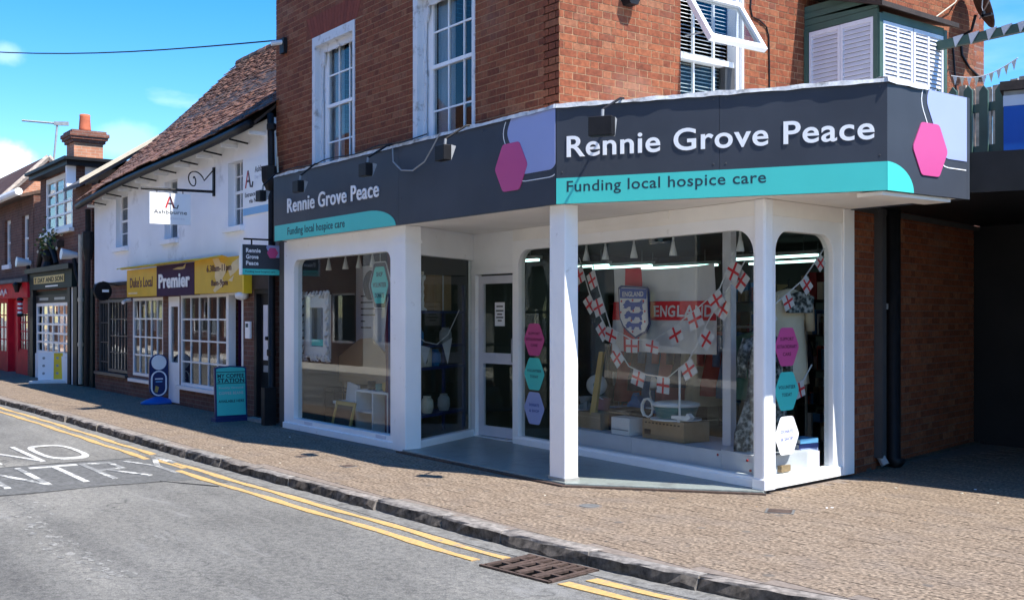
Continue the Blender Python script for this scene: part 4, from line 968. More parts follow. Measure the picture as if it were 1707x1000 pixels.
while x < WX1: MB().lathe((x, RY, RZt - .06), [(.11, 0), (.12, .42)], 10, axis=(1, 0, 0)).build('ridge_tile', 'roof_tile', wh); x += .44
# windows and doors of the shop level
sash(wh, FWH, -15.45, -14.05, .42, 1.92, 6, 4, 'grey_frame', 'glass_far', .06, .06, .022, meet=False, n=-.04, back=1.2, name='dark_shop_window')
sash(wh, FWH, -16.2, -15.5, .12, 1.92, 3, 4, 'grey_frame', 'glass_far', .06, .07, .022, meet=False, n=-.06, back=1.0, name='dark_shop_door')
MB().box(FWH, -16.22, -14.0, -.02, .05, .34, .40).build('dark_sill', 'grey_frame', wh)
sash(wh, FWH, -13.72, -11.9, .42, 1.93, 5, 4, 'white_gloss', 'glass_far', .06, .055, .026, meet=False, n=-.02, back=1.6, name='paned_shop_window')
sash(wh, FWH, -10.98, -8.80, .36, 1.95, 5, 4, 'white_gloss', 'glass_far', .06, .055, .026, meet=False, n=-.02, back=1.6, name='paned_shop_window')
for a, b in ((-13.80, -11.85), (-11.05, -8.75)): MB().box(FWH, a, b, -.03, .06, .30, .36).build('white_sill', 'white_gloss', wh)
wd = MB().ring(FWH, (-11.62, -11.02, .03, 1.93), (-11.50, -11.12, .75, 1.75), .004, -.08, -.02, 1).build('white_door', 'white_paint', wh)
MB().box(FWH, -11.50, -11.12, -.05, -.044, .75, 1.75).build('pane', 'glass_far', wd)
MB().box(FWH, -11.6, -11.0, -.9, -.8, .05, 1.9).build('room_behind', 'room_dark', wd)
od = MB().ring(FWH, (-8.78, -8.12, .03, 1.97), (-8.70, -8.17, .04, 1.92), .002, -.12, .0, 1).build('open_doorway', 'white_gloss', wh)
MB().box(FWH, -8.78, -8.1, -1.6, -1.5, .0, 2.0).build('room_behind', 'room_dark', od)
MB().box(Fr(-8.66, .3, 75), 0, .62, -.03, 0, .05, 1.9).build('door_leaf', 'purple_vinyl', od)
MB().prism(Fr(-8.64, .32, 75), hexpoly(.3, 1.45, .14, .3), .0, .004).build('door_poster', 'grey_metal', od)
bd = MB().box(FWH, -7.66, -7.14, -.13, -.08, .05, 1.97).build('black_door', 'black_paint', wh, label='narrow black door with a slim obscured pane')
MB().ring(FWH, (-7.70, -7.10, .04, 2.0), (-7.62, -7.18, .06, 1.92), .002, -.14, -.01, 1).build('frame', 'black_paint', bd)
MB().box(FWH, -7.50, -7.34, -.082, -.072, .92, 1.75).build('pane', 'shutter_white', bd); MB().box(FWH, -7.49, -7.30, -.08, -.07, .74, .84).build('letter_plate', 'grey_metal', bd)
MB().tube([FWH.p(-7.32, -.08, 1.25), FWH.p(-7.32, -.03, 1.25)], .03, 10).build('knob', 'black_metal', bd)
MB().box(FWH, -7.74, -7.08, -.1, .10, .0, .05).build('door_step', 'concrete', bd)
for k, (a, b, c, d, m_) in enumerate(((-9.44, -9.14, .45, .78, 'navy'), (-9.05, -8.90, .62, .80, 'cloth_cream'), (-9.44, -9.14, .79, .95, 'shutter_white'), (-9.5, -9.0, 1.0, 1.25, 'cloth_purple'), (-13.2, -13.0, 1.6, 1.8, 'red_ink'), (-12.7, -12.5, 1.3, 1.5, 'shutter_white'))):
    MB().box(FWH, a, b, -.075, -.07, c, d).build('window_poster', m_, wh)
pq = thing('entry_plaque', 'small white intercom plaque beside the open shop doorway', 'plaque', (-7.85, .1, 1.3))
MB().box(FWH, -7.96, -7.78, .0, .03, 1.24, 1.50).build('plate', 'sign_white', pq); MB().box(FWH, -7.93, -7.84, .03, .034, 1.41, 1.47).build('symbol', 'sign_ink', pq)
bl = thing('bulkhead_lamp', 'white oval bulkhead lamp under the end of the yellow sign', 'lamp', (-7.95, 0, 1.9))
MB().lathe(FWH.p(-7.97, .08, 1.90), [(.02, -.16), (.06, -.13), (.075, 0), (.06, .13), (.02, .16)], 12, axis=(1, 0, 0)).build('diffuser', 'plastic_white', bl, smooth=True)
MB().box(FWH, -8.05, -7.89, .0, .05, 1.86, 1.94).build('base', 'grey_metal', bl)
cc2 = thing('dome_camera', 'small white camera at the corner of the left paned window', 'camera', (-13.8, 0, 1.85))
MB().tube([FWH.p(-13.78, 0, 1.90), FWH.p(-13.78, .1, 1.88), FWH.p(-13.70, .18, 1.84)], .035, 8).build('body', 'plastic_white', cc2)
# torn yellow fascia
FY = Fr(0, .02, 0)
ys = thing('yellow_fascia', 'worn yellow and purple shop fascia with its vinyl peeling at the right', 'shop sign', (-10.6, 0, 1.95))
MB().box(FY, -13.6, -11.82, -.10, 0, 1.95, 2.47).build('left_panel', 'yellow_vinyl', ys); MB().box(FY, -11.815, -9.88, -.10, .003, 1.94, 2.49).build('centre_panel', 'purple_vinyl', ys); MB().box(FY, -9.875, -7.80, -.10, 0, 1.95, 2.51).build('right_panel', 'yellow_vinyl', ys)
MB().box(FY, -7.80, -7.74, -.12, .01, 1.93, 2.53).build('end_cap', 'yellow_bright', ys)
text("Duke's Local", FY, -13.4, -12.05, 2.13, .19, 0, 'maroon_ink', ys, depth=.004, bold=.02); text('Premier', FY, -11.68, -10.08, 2.09, .25, .003, 'sign_white', ys, depth=.012, bold=.03)
text('6.30am-11pm', FY, -9.3, -8.25, 2.30, .11, .004, 'maroon_ink', ys, depth=.004, bold=.01); text('8am-9pm', FY, -9.1, -8.40, 2.07, .10, .004, 'maroon_ink', ys, depth=.004, bold=.01)
MB().prism(FY, [(-10.95, 2.40), (-10.7, 2.43), (-10.42, 2.43), (-10.28, 2.48), (-10.33, 2.40), (-10.5, 2.385)], .003, .007).build('gold_swoosh', 'gold', ys)
MB().box(FY, -13.5, -12.95, .0, .004, 2.0, 2.035).build('small_print', 'yellow_bare', ys)
for pl_ in ([(-9.05, 2.505), (-8.78, 2.505), (-8.70, 2.44), (-8.5, 2.40), (-8.45, 2.30), (-8.62, 2.18), (-8.55, 2.08), (-8.75, 2.02), (-8.95, 1.96), (-9.02, 2.0), (-8.86, 2.10), (-8.95, 2.22), (-8.92, 2.38)], [(-8.38, 2.30), (-8.2, 2.42), (-7.95, 2.48), (-7.83, 2.48), (-7.84, 2.36), (-8.1, 2.26), (-8.3, 2.20)], [(-8.38, 2.14), (-8.15, 2.22), (-8.22, 2.12)]):
    MB().prism(FY, pl_, .0005, .003).build('bare_patch', 'yellow_bare', ys)
m = MB(); vs = []; n = 40                                                           # sun-struck curl of vinyl along the top
for i in range(n + 1):
    u = -14.0 + (5.6) * i / n; o_ = .10 + .12 * max(0, mnoise.noise((u * 1.7, 2, 0))) + .05 * math.sin(u * 2.7) ** 2; zz = 2.49 + .012 * i / n
    vs += [FY.p(u, -.02, zz), FY.p(u, o_ * .6, zz + .035), FY.p(u, o_, zz + .01 - .05 * max(0, mnoise.noise((u * 3, 5, 0))))]
m.add(vs, [(3 * i + k, 3 * i + 3 + k, 3 * i + 4 + k, 3 * i + 1 + k) for i in range(n) for k in range(2)]).build('curled_vinyl', 'yellow_bright', ys, norm=False)
# swinging sign on a wrought bracket
FN = Fr(-9.55, 0, 90)
hb = thing('bracket_sign', 'white square hanging sign on a black scrolled iron bracket', 'hanging sign', (-9.4, -.45, 3.0))
bxx = -9.3
MB().tube([(bxx, .14, 3.62), (bxx, -1.05, 3.60)], .022, 8).build('bracket_arm', 'black_metal', hb); MB().box(Fr(bxx, .15, 0), -.03, .03, .0, .03, 3.55, 4.02).build('wall_plate', 'black_metal', hb)
sp = [(bxx, -.20 + (.17 - .006 * k) * math.cos(k * .35) * (1 - k / 34), 3.79 + .16 * math.sin(k * .35) * (1 - k / 34)) for k in range(26)]
MB().tube([(bxx, .13, 3.98)] + sp, .010, 6).build('scroll', 'black_metal', hb)
FNS = Fr(bxx + .02, 0, 90)
MB().box(FNS, -.92, -.26, -.04, 0, 3.05, 3.55).build('panel', 'sign_white', hb)
for y in (-.80, -.38): MB().tube([(bxx, y, 3.55), (bxx, y, 3.60)], .008, 6).build('hanger', 'black_metal', hb)
text('Ashbourne', FNS, -.86, -.32, 3.215, .065, 0, 'grey_frame', hb, depth=.003, bold=.01); text('Day Nurseries', FNS, -.84, -.36, 3.13, .045, 0, 'shutter_white', hb, depth=.003)
def aemblem(par, fr, u, z, s, n=0):
    MB().prism(fr, [(u, z), (u + .18 * s, z), (u + .5 * s, z + 1.0 * s), (u + .36 * s, z + 1.0 * s)], n, n + .003).build('emblem_stroke', 'red_ink', par)
    MB().prism(fr, [(u + .40 * s, z + 1.02 * s), (u + .54 * s, z + 1.02 * s), (u + .92 * s, z), (u + .74 * s, z)], n, n + .0035).build('emblem_stroke', 'maroon_ink', par)
    MB().prism(fr, [(u + .28 * s, z + .32 * s), (u + .66 * s, z + .32 * s), (u + .62 * s, z + .46 * s), (u + .32 * s, z + .46 * s)], n, n + .0025).build('emblem_bar', 'grey_frame', par)
    MB().tube([fr.p(u + .9 * s, n + .004, z + .05 * s), fr.p(u + 1.1 * s, n + .004, z), fr.p(u + 1.2 * s, n + .004, z + .3 * s)], .05 * s, 6).build('emblem_tail', 'grey_frame', par)
aemblem(hb, FNS, -.68, 3.31, .18)
wsn = thing('wall_sign', 'white nursery wall sign with blue foot band beside the downpipe', 'sign', (-7.6, .15, 3.1))
MB().box(FWH, -8.05, -7.09, .0, .02, 3.13, 3.95).build('panel', 'sign_white', wsn); MB().box(FWH, -8.05, -7.09, .02, .023, 3.13, 3.24).build('blue_band', 'sky_blue', wsn)
aemblem(wsn, FWH, -7.98, 3.55, .26, .02)
text('Ashbourne', FWH, -7.60, -7.02, 3.76, .09, .02, 'grey_frame', wsn, depth=.003, bold=.01); text('Day Nurseries', FWH, -7.60, -7.04, 3.66, .06, .02, 'shutter_white', wsn, depth=.003)
text('Entrance and Parking', FWH, -7.98, -7.02, 3.41, .07, .02, 'grey_frame', wsn, depth=.003, bold=.015); text('via New Road', FWH, -7.82, -7.1, 3.31, .07, .02, 'grey_frame', wsn, depth=.003, bold=.015)
rs = thing('round_sign', 'round black projecting sign by the dark paned windows', 'sign', (-14.6, -.2, 2.0))
MB().lathe((-14.55, -.18, 2.08), [(.0, -.03), (.19, -.03), (.19, .03), (0, .03)], 24, axis=(1, .25, 0)).build('disc', 'black_paint', rs); MB().tube([(-14.56, .14, 2.2), (-14.56, -.18, 2.27)], .015, 6).build('bracket', 'black_metal', rs)
MB().box(Fr(-14.515, -.18, 76), -.11, .11, 0, .004, 2.06, 2.11).build('lettering_strip', 'sign_white', rs)
# boards standing on the pavement
cb = thing('coffee_board', 'teal coffee advertising board standing on the pavement outside the shops', 'board', (-7.75, -.18, 0))
FCB = Fr(-7.74, -.18, 90)
class Lean:
    def __init__(s, fr, k): s.fr = fr; s.k = k
    def p(s, u, n, z): return s.fr.p(u, n - z * s.k, z)
LC = Lean(FCB, .06)
MB().prism(LC, [(-.25, .02), (.25, .02), (.25, .80), (.20, .82), (0, .832), (-.2, .82), (-.25, .80)], -.05, -.002).build('backing', 'navy', cb)
MB().prism(LC, [(-.225, .09), (.225, .09), (.225, .785), (.19, .80), (0, .812), (-.19, .80), (-.225, .785)], -.002, .004).build('poster', 'sign_teal', cb)
MB().box(FCB, -.27, .27, -.14, .04, .0, .055).build('base', 'navy', cb)
for z in (.735, .565): MB().box(LC, -.225, .225, .004, .006, z, z + .012).build('rule', 'sign_ink', cb)
text('MY COFFEE', LC, -.21, .21, .655, .06, .004, 'sign_ink', cb, depth=.003, bold=.03); text('STATION', LC, -.21, .21, .585, .06, .004, 'sign_ink', cb, depth=.003, bold=.03)
text('Freshly Ground', LC, -.19, .19, .49, .03, .004, 'flag_white', cb, depth=.003); text('COFFEE BEANS', LC, -.19, .19, .405, .042, .004, 'flag_white', cb, depth=.003, bold=.01); text('AVAILABLE HERE', LC, -.20, .20, .285, .04, .004, 'sign_ink', cb, depth=.003, bold=.02)
sb = thing('pavement_sign', 'navy swivel pavement sign with a white disc and water-filled blue foot', 'pavement sign', (-11.6, -.02, 0))
FSB = Fr(-11.58, -.02, 90)
def stadium(cu, z0, z1, r, k=10): return [(cu + r * math.cos(R(180 + 180 * i / k)), z0 + r + r * math.sin(R(180 + 180 * i / k))) for i in range(k + 1)] + [(cu + r * math.cos(R(180 * i / k)), z1 - r + r * math.sin(R(180 * i / k))) for i in range(k + 1)]
MB().prism(FSB, stadium(0, .12, .90, .17), -.04, 0).build('panel', 'navy', sb); MB().prism(FSB, stadium(0, .14, .60, .145), 0, .006).build('border', 'sign_white', sb); MB().prism(FSB, stadium(0, .165, .575, .115), .006, .009).build('face', 'navy', sb)
MB().lathe(FSB.p(0, .0, .745), [(.135, 0), (.135, .012), (.12, .016), (.0, .016)], 20, axis=(1, 0, 0)).build('disc', 'sign_white', sb)
MB().prism(FSB, [(-.08, .22), (-.03, .20), (.0, .30), (-.06, .33)], .009, .012).build('picture', 'gold', sb); MB().box(FSB, -.07, .07, .009, .011, .44, .46).build('lettering', 'sign_white', sb); MB().box(FSB, -.06, .06, .009, .011, .39, .41).build('lettering', 'sky_blue', sb)
MB().lathe((-11.60, -.03, 0), [(.36, 0), (.36, .03), (.25, .08), (.10, .12), (.04, .13)], 20, sy=.85, sx=.6).build('foot', 'blue_sign', sb, smooth=True)

# ---------------------------------------------------------------- narrow brick house with the black shopfront
nh = thing('narrow_house', 'narrow dark brick house with a big dormer window and chimney over a black shopfront', 'house', (-19.5, 2.0, 0))
FNH = Fr(0, .20, 0); NX0, NX1 = -22.15, -16.75
cells(FNH, NX0, NX1, 2.2, 4.5, [(-20.95, -18.35, 3.62, 4.5)], -.2, 0).build('wall', 'brick_far_dark', nh)
cells(FNH, -21.45, -18.05, 4.5, 5.02, [(-20.95, -18.35, 4.5, 4.98)], -.2, 0).build('dormer_wall', 'brick_far_dark', nh)
MB().box(Fr(-18.06, 0, 90), -.0, 2.6, -.12, .0, 4.5, 5.02).build('dormer_cheek', 'plaster', nh)
sash(nh, FNH, -20.95, -18.35, 3.62, 4.98, 3, 4, 'white_paint', 'glass_far', .08, .12, .05, n=-.02, back=.6)
MB().box(FNH, -21.1, -18.2, -.05, .12, 3.54, 3.62).build('sill', 'white_paint', nh)
dc = MB().wbox(-21.6, -17.85, -.05, 2.6, 5.02, 5.13).build('dormer_cornice', 'black_paint', nh); MB().wbox(-21.7, -17.75, -.13, 2.6, 5.13, 5.20).build('dormer_roof', 'black_paint', nh)
MB().add([(-18.05, -.08, 4.48), (NX1 + .1, -.08, 4.48), (NX1 + .1, 3.2, 6.62), (-18.05, 3.2, 6.62), (-18.05, -.08, 4.40), (NX1 + .1, -.08, 4.40), (NX1 + .1, 3.2, 6.52), (-18.05, 3.2, 6.52)], [(0, 1, 2, 3), (4, 5, 6, 7), (0, 1, 5, 4), (1, 2, 6, 5), (3, 0, 4, 7), (2, 3, 7, 6)]).build('roof_slope', 'slate', nh)
MB().add([(NX1 + .10, -.1, 4.46), (NX1 + .16, -.1, 4.46), (NX1 + .16, 3.2, 6.64), (NX1 + .10, 3.2, 6.64), (NX1 + .10, -.1, 4.56), (NX1 + .16, -.1, 4.56), (NX1 + .16, 3.2, 6.72), (NX1 + .10, 3.2, 6.72)], [(0, 1, 2, 3), (4, 5, 6, 7), (0, 1, 5, 4), (1, 2, 6, 5), (3, 0, 4, 7)]).build('verge', 'cloth_cream', nh)
MB().add([(NX0, 2.4, 5.2), (-18.0, 2.4, 5.2), (-18.0, 3.2, 5.9), (NX0, 3.2, 5.9), (NX0, 2.4, 5.0), (-18, 2.4, 5.0), (-18, 3.2, 5.7), (NX0, 3.2, 5.7)], [(0, 1, 2, 3), (4, 5, 6, 7), (0, 1, 5, 4), (1, 2, 6, 5)]).build('roof_slope', 'slate', nh)
MB().wbox(NX1 - .2, NX1, .4, 6.4, 0, 4.6).build('side_wall', 'brick_far', nh); MB().wbox(NX0, NX1, 6.2, 6.4, 0, 6.0).build('rear_wall', 'brick_far', nh)
ch = MB().wbox(-21.66, -20.94, .89, 1.61, 4.9, 6.02).build('chimney', 'brick_far_orange', nh)
for k, (e, za, zb) in enumerate(((.05, 6.02, 6.10), (.10, 6.10, 6.17), (.13, 6.17, 6.26), (.07, 6.26, 6.33))): MB().wbox(-21.66 - e, -20.94 + e, .89 - e, 1.61 + e, za, zb).build('corbel', 'brick_far', ch)
MB().lathe((-21.3, 1.25, 6.33), [(.16, 0), (.15, .1), (.13, .4), (.135, .46), (.115, .47), (.10, .3)], 16).build('chimney_pot', 'terracotta', ch, smooth=True)
cells(FNH, NX0, NX1, 0, 2.2, [(-21.85, -18.45, .0, 2.1), (-22.1, -21.9, 0, 2.1)], -.2, -.02).build('shop_wall', 'dark_green', nh)
MB().box(FNH, -22.1, -17.95, -.02, .12, 2.24, 2.66).build('fascia', 'dark_green', nh); MB().box(FNH, -22.2, -17.85, -.02, .22, 2.66, 2.78).build('cornice', 'black_paint', nh)
MB().box(FNH, -21.6, -18.6, .12, .13, 2.38, 2.56).build('gold_panel', 'gold', nh)
text('T DAY AND SON', FNH, -21.5, -18.7, 2.41, .12, .13, 'dark_green', nh, depth=.004, bold=.02)
MB().box(FNH, -20.4, -19.2, .12, .125, 2.29, 2.32).build('small_print', 'sign_white', nh)
for x0, x1 in ((-22.15, -21.85), (-18.42, -18.2), (-17.95, -17.6)): MB().box(FNH, x0, x1, -.02, .10, 0, 2.24).build('pilaster', 'black_paint', nh)
MB().box(FNH, -18.2, -17.95, -.02, .06, 0, 2.24).build('white_pilaster', 'plaster', nh)
sash(nh, FNH, -21.8, -18.5, .62, 1.90, 6, 5, 'white_paint', 'glass_far', .06, .08, .05, meet=False, n=.02, back=.8)
MB().box(FNH, -21.8, -18.5, -.05, .05, .0, .62).build('stall_riser', 'plaster', nh); MB().box(FNH, -21.8, -18.5, -.05, .03, 1.90, 2.10).build('transom_board', 'black_paint', nh)
for a, b in ((-21.4, -20.5), (-19.9, -18.9)): MB().box(FNH, a, b, .03, .034, 1.97, 2.03).build('small_print', 'grey_metal', nh)
for s in (-1, 1):                                                                  # scrolled pediment above the fascia
    pts = [FNH.p(-20.1 + s * (.15 + .75 * k / 14), .15, 2.80 + .52 * math.sin(math.pi * (.5 + .5 * k / 14)) + .02) for k in range(15)]
    MB().tube(pts, [.10 - .003 * k for k in range(15)], 8).build('pediment_scroll', 'black_paint', nh)
MB().lathe(FNH.p(-20.1, .12, 2.78), [(.14, 0), (.10, .12), (.16, .26), (.12, .38), (.04, .44)], 12).build('pediment_urn', 'black_paint', nh); MB().lathe(FNH.p(-19.9, .16, 3.3), [(.03, 0), (.11, .06), (.09, .16), (.02, .2)], 9).build('pediment_flower', 'cloth_cream', nh)
for x in (-22.3, -17.75):
    MB().tube([FNH.p(x, .05, 2.95), FNH.p(x, .40, 2.98)], [.07, .13], 12).build('horn_lamp', 'plastic_white', nh)
    MB().tube([FNH.p(x, .12, 2.9), FNH.p(x + .1, .10, 2.55), FNH.p(x + .22, .05, 2.3)], .05, 8).build('console', 'black_paint', nh)
fb = thing('window_plant', 'trailing pale flowers and leaves under the dormer window', 'plant', (-19.8, 0, 3.3)); mb = MB(); mb2 = MB()
for k in range(150):
    c_ = Vector((-19.9 + random.gauss(0, .45), .02 + random.uniform(-.12, .08), 3.42 + random.gauss(0, .13))); a_ = Vector((random.uniform(-1, 1), random.uniform(-1, 1), random.uniform(-1, 1))).normalized() * .05; b_ = a_.orthogonal().normalized() * .035
    (mb if k % 4 else mb2).add([c_ - a_, c_ + b_, c_ + a_, c_ - b_], [(0, 1, 2, 3)])
mb.build('leaves', 'leaf_green', fb, kind='stuff', norm=False); mb2.build('flowers', 'cloth_cream', fb, kind='stuff', norm=False); MB().box(FNH, -20.6, -19.1, .0, .16, 3.22, 3.36).build('trough', 'dark_timber', fb)
pd = thing('pale_downpipe', 'slender pale downpipe at the right end of the black shopfront', 'pipe', (-17.3, .1, 0))
MB().tube([FNH.p(-17.35, .08, 3.4), FNH.p(-17.35, .08, .05)], .05, 10).build('pipe', 'cloth_cream', pd)
for z in (.9, 1.9): MB().lathe(FNH.p(-17.35, .08, z), [(.065, 0), (.065, .08)], 10).build('collar', 'cloth_cream', pd)
bd2 = thing('black_downpipe', 'thick black downpipe between the white house and the black shopfront', 'pipe', (-16.55, .1, 0))
MB().tube([(-16.52, .06, 3.9), (-16.52, .06, 2.9), (-16.55, .04, .05)], .06, 10).build('pipe', 'black_metal', bd2); MB().lathe((-16.52, .06, 2.8), [(.07, 0), (.12, .25), (.12, .6), (.07, .62)], 10).build('hopper', 'black_metal', bd2)
yb = thing('menu_board', 'cream and yellow menu board leaning on a white base outside the black shopfront', 'board', (-19.2, -.1, 0))
FYB = Lean(Fr(-19.15, -.05, 70), .12)
MB().box(FYB, -.32, .32, -.03, 0, .06, .72).build('board', 'sign_white', yb); MB().box(FYB, .02, .30, 0, .004, .08, .70).build('yellow_half', 'yellow_bright', yb)
for k in range(3):
    for a in (-.2, .1): MB().prism(FYB, hexpoly(a, .58 - .18 * k, .035, .2), .004, .007).build('picture', 'grey_metal', yb)
MB().box(Fr(-19.1, -.1, 70), -.45, .40, -.15, .22, .0, .05).build('base', 'plastic_white', yb)
# ---------------------------------------------------------------- red barber shop
rh = thing('red_shop_house', 'dark brick house with arched windows over a red barber shop', 'house', (-26, 2.0, 0))
FRH = Fr(0, .20, 0); RX0, RX1 = -30.5, -22.2
aw = [(-23.55, -22.75, 3.05, 4.28), (-25.75, -24.95, 3.02, 4.30), (-28.2, -27.4, 3.02, 4.30)]
cells(FRH, RX0, RX1, 2.55, 4.72, aw, -.2, 0).build('wall', 'brick_far_dark', rh)
for q in aw:
    sash(rh, FRH, *q, 1, 2, 'white_paint', 'glass_far', .06, .09, .04, n=-.08, back=.6, name='arched_window'); MB().box(FRH, q[0] - .1, q[1] + .1, -.05, .06, q[2] - .12, q[2]).build('sill', 'plaster', rh)
MB().add([(RX0, -.12, 4.74), (RX1, -.12, 4.74), (RX1, 3.0, 5.6), (RX0, 3.0, 5.6), (RX0, -.12, 4.66), (RX1, -.12, 4.66), (RX1, 3.0, 5.5), (RX0, 3.0, 5.5)], [(0, 1, 2, 3), (4, 5, 6, 7), (0, 1, 5, 4), (1, 2, 6, 5)]).build('roof', 'roof_tile', rh)
MB().tube([(RX0, -.16, 4.78), (RX1, -.16, 4.80)], .10, 8).build('gutter', 'plaster', rh)
cells(FRH, RX0, RX1, 0, 2.5, [(-25.2, -24.2, 0, 2.05), (-23.9, -22.55, .62, 1.7), (-28, -25.4, .5, 2.0)], -.2, .02).build('shop_wall', 'red_paint', rh)
MB().box(FRH, RX0, RX1 - .05, .02, .14, 2.06, 2.46).build('fascia', 'red_paint', rh); MB().box(FRH, RX0, RX1, .02, .28, 2.46, 2.56).build('canopy', 'slate', rh)
sash(rh, FRH, -23.9, -22.55, .62, 1.7, 4, 4, 'red_paint', 'glass_far', .05, .06, .03, meet=False, n=.0, back=.7); sash(rh, FRH, -28, -25.4, .5, 2.0, 5, 4, 'red_paint', 'glass_far', .05, .06, .03, meet=False, n=.0, back=.7)
MB().box(FRH, -25.15, -24.25, -.18, -.12, .02, 2.02).build('door', 'red_paint', rh)
MB().box(FRH, -22.6, -22.2, -.1, .06, 0, 2.5).build('pier', 'brick_far_dark', rh)
MB().tube([FRH.p(-26.3 + .12 * k, .15, 2.26 + .09 * math.sin(k * 1.7) - .004 * k) for k in range(14)], .022, 6).build('script_flourish', 'sign_white', rh)
bp = thing('barber_pole', 'red and white striped barber pole on the red shop', 'barber pole', (-22.65, 0, 1.55))
BPX = -22.62
MB().lathe(FRH.p(BPX, .24, 1.56), [(.06, 0), (.085, .03), (.085, .07), (.06, .08)], 12).build('base', 'black_metal', bp); MB().lathe(FRH.p(BPX, .24, 1.97), [(.06, 0), (.085, .01), (.085, .05), (.04, .09)], 12).build('cap', 'black_metal', bp)
for k in range(6): MB().lathe(FRH.p(BPX, .24, 1.64 + k * .055), [(.062, 0), (.062, .055)], 12).build('stripe', 'red_paint' if k % 2 else 'sign_white', bp)
MB().box(FRH, BPX - .02, BPX + .02, .06, .24, 1.58, 1.62).build('bracket', 'black_metal', bp)
wl = thing('wall_lantern', 'black lantern on the red shop fascia', 'lantern', (-23.5, 0, 2.2)); MB().lathe(FRH.p(-22.95, .25, 2.2), [(.05, 0), (.10, .18), (.12, .2), (.02, .30)], 8).build('lantern', 'black_metal', wl); MB().tube([FRH.p(-22.95, .12, 2.4), FRH.p(-22.95, .25, 2.5)], .015, 6).build('bracket', 'black_metal', wl)
# ---------------------------------------------------------------- gabled house beyond
gh = thing('gabled_house', 'orange brick gable and brown tiled roof beyond the red shop', 'house', (-34, 2.3, 0))
MB().add([(-30.0, -.2, 0), (-30.0, 4.9, 0), (-30.0, 4.9, 4.35), (-30.0, 2.33, 6.72), (-30.0, -.2, 4.2)], [(0, 1, 2, 3, 4)]).add([(-30.2, -.2, 0), (-30.2, 4.9, 0), (-30.2, 4.9, 4.35), (-30.2, 2.33, 6.72), (-30.2, -.2, 4.2)], [(0, 1, 2, 3, 4)]).build('gable_wall', 'brick_far_orange', gh)
MB().add([(-29.85, -.5, 3.98), (-29.85, 2.33, 6.86), (-44, 2.33, 6.86), (-44, -.5, 3.98), (-29.85, -.5, 3.86), (-29.85, 2.33, 6.74), (-44, 2.33, 6.74), (-44, -.5, 3.86)], [(0, 1, 2, 3), (4, 5, 6, 7), (0, 1, 5, 4)]).add([(-29.85, 2.33, 6.86), (-29.85, 5.1, 4.2), (-44, 5.1, 4.2), (-44, 2.33, 6.86), (-29.85, 2.33, 6.74), (-29.85, 5.1, 4.08), (-44, 5.1, 4.08), (-44, 2.33, 6.74)], [(0, 1, 2, 3), (4, 5, 6, 7), (0, 1, 5, 4)]).build('roof', 'roof_tile', gh)
for a, b in (((-29.83, -.52, 3.9), (-29.83, 2.33, 6.80)), ((-29.83, 2.33, 6.80), (-29.83, 5.1, 4.14))): MB().tube([a, b], .10, 6).build('bargeboard', 'weathered_wood', gh)
MB().wbox(-44, -30.2, 0, 4.8, 0, 4.2).build('wall', 'brick_far', gh)
ae = thing('aerial', 'thin television aerial on a mast above the orange gable', 'aerial', (-29.9, 2.4, 6.7))
MB().tube([(-29.8, 2.45, 6.2), (-29.75, 2.6, 7.95)], .035, 6).build('mast', 'grey_metal', ae); MB().tube([(-29.75, 2.75, 7.92), (-30.2, 1.6, 7.98)], .035, 6).build('boom', 'grey_metal', ae); MB().box(Fr(-29.75, 2.6, 60), -.1, .35, -.05, .05, 7.86, 7.98).build('head', 'grey_metal', ae)
MB().tube([Vector((-6.74, .2, 5.6)).lerp(Vector((-17.0, -3.3, 7.06)), t / 12) + Vector((0, 0, -.18 * math.sin(math.pi * t / 12))) for t in range(13)], .011, 6).build('overhead_cable', 'black_metal', label='overhead telephone cable crossing the sky to the brick wall', cat='cable')
# ---------------------------------------------------------------- houses across the street (unseen; toned for reflections in the glass and bounced light)
for k, (x0, x1, h, m_, lab) in enumerate(((-60, -34.2, 6.0, 'brick_far_dark', 'dark brick terrace across the street, farthest left'), (-34, -22, 6.5, 'brick_far_dark', 'dark brick house across the street with plain sashes, far left'), (-21.8, -13, 5.8, 'cream_bounce', 'cream rendered house across the street'), (-12.8, -4, 6.4, 'brick_far_dark', 'brick house across the street opposite the white house'), (-3.8, 4.2, 5.6, 'cream_bounce', 'unseen house across the street, made cream to bounce light on the shop'), (4.4, 14, 6.6, 'cream_bounce', 'unseen house behind the viewer, made pale to bounce light on the shop'))):
    o = thing('opposite_house', lab, 'house', ((x0 + x1) / 2, -11, 0), 'houses across the street'); fo = Fr(0, -9.4, 180); u0, u1 = -x1, -x0; hl = []
    n = int((x1 - x0) / 2.4)
    for i in range(n):
        c = u0 + (u1 - u0) * (i + .5) / n; hl += [(c - .5, c + .5, 3.5, 4.9), (c - .85, c + .85, .7, 2.3)]
    cells(fo, u0, u1, 0, h, hl, -.3, 0).build('wall', m_, o)
    for q in hl:
        wn = MB().ring(fo, q, (q[0] + .07, q[1] - .07, q[2] + .07, q[3] - .07), .002, -.14, -.08, 1).build('window', 'white_paint', o); MB().box(fo, q[0] + .07, q[1] - .07, -.12, -.115, q[2] + .07, q[3] - .07).build('pane', 'glass_far', wn); MB().box(fo, q[0], q[1], -.5, -.45, q[2], q[3]).build('room_behind', 'room_dark', wn)
    MB().box(fo, u0, u1, -5.8, -.3, h - .1, h).build('ceiling', 'room_dark', o)
    MB().add([(x0, -9.2, h), (x1, -9.2, h), (x1, -12.4, h + 2.4), (x0, -12.4, h + 2.4), (x0, -15.4, h), (x1, -15.4, h)], [(0, 1, 2, 3), (3, 2, 5, 4), (0, 3, 4), (1, 2, 5), (0, 1, 5, 4)]).build('roof', 'roof_tile', o)

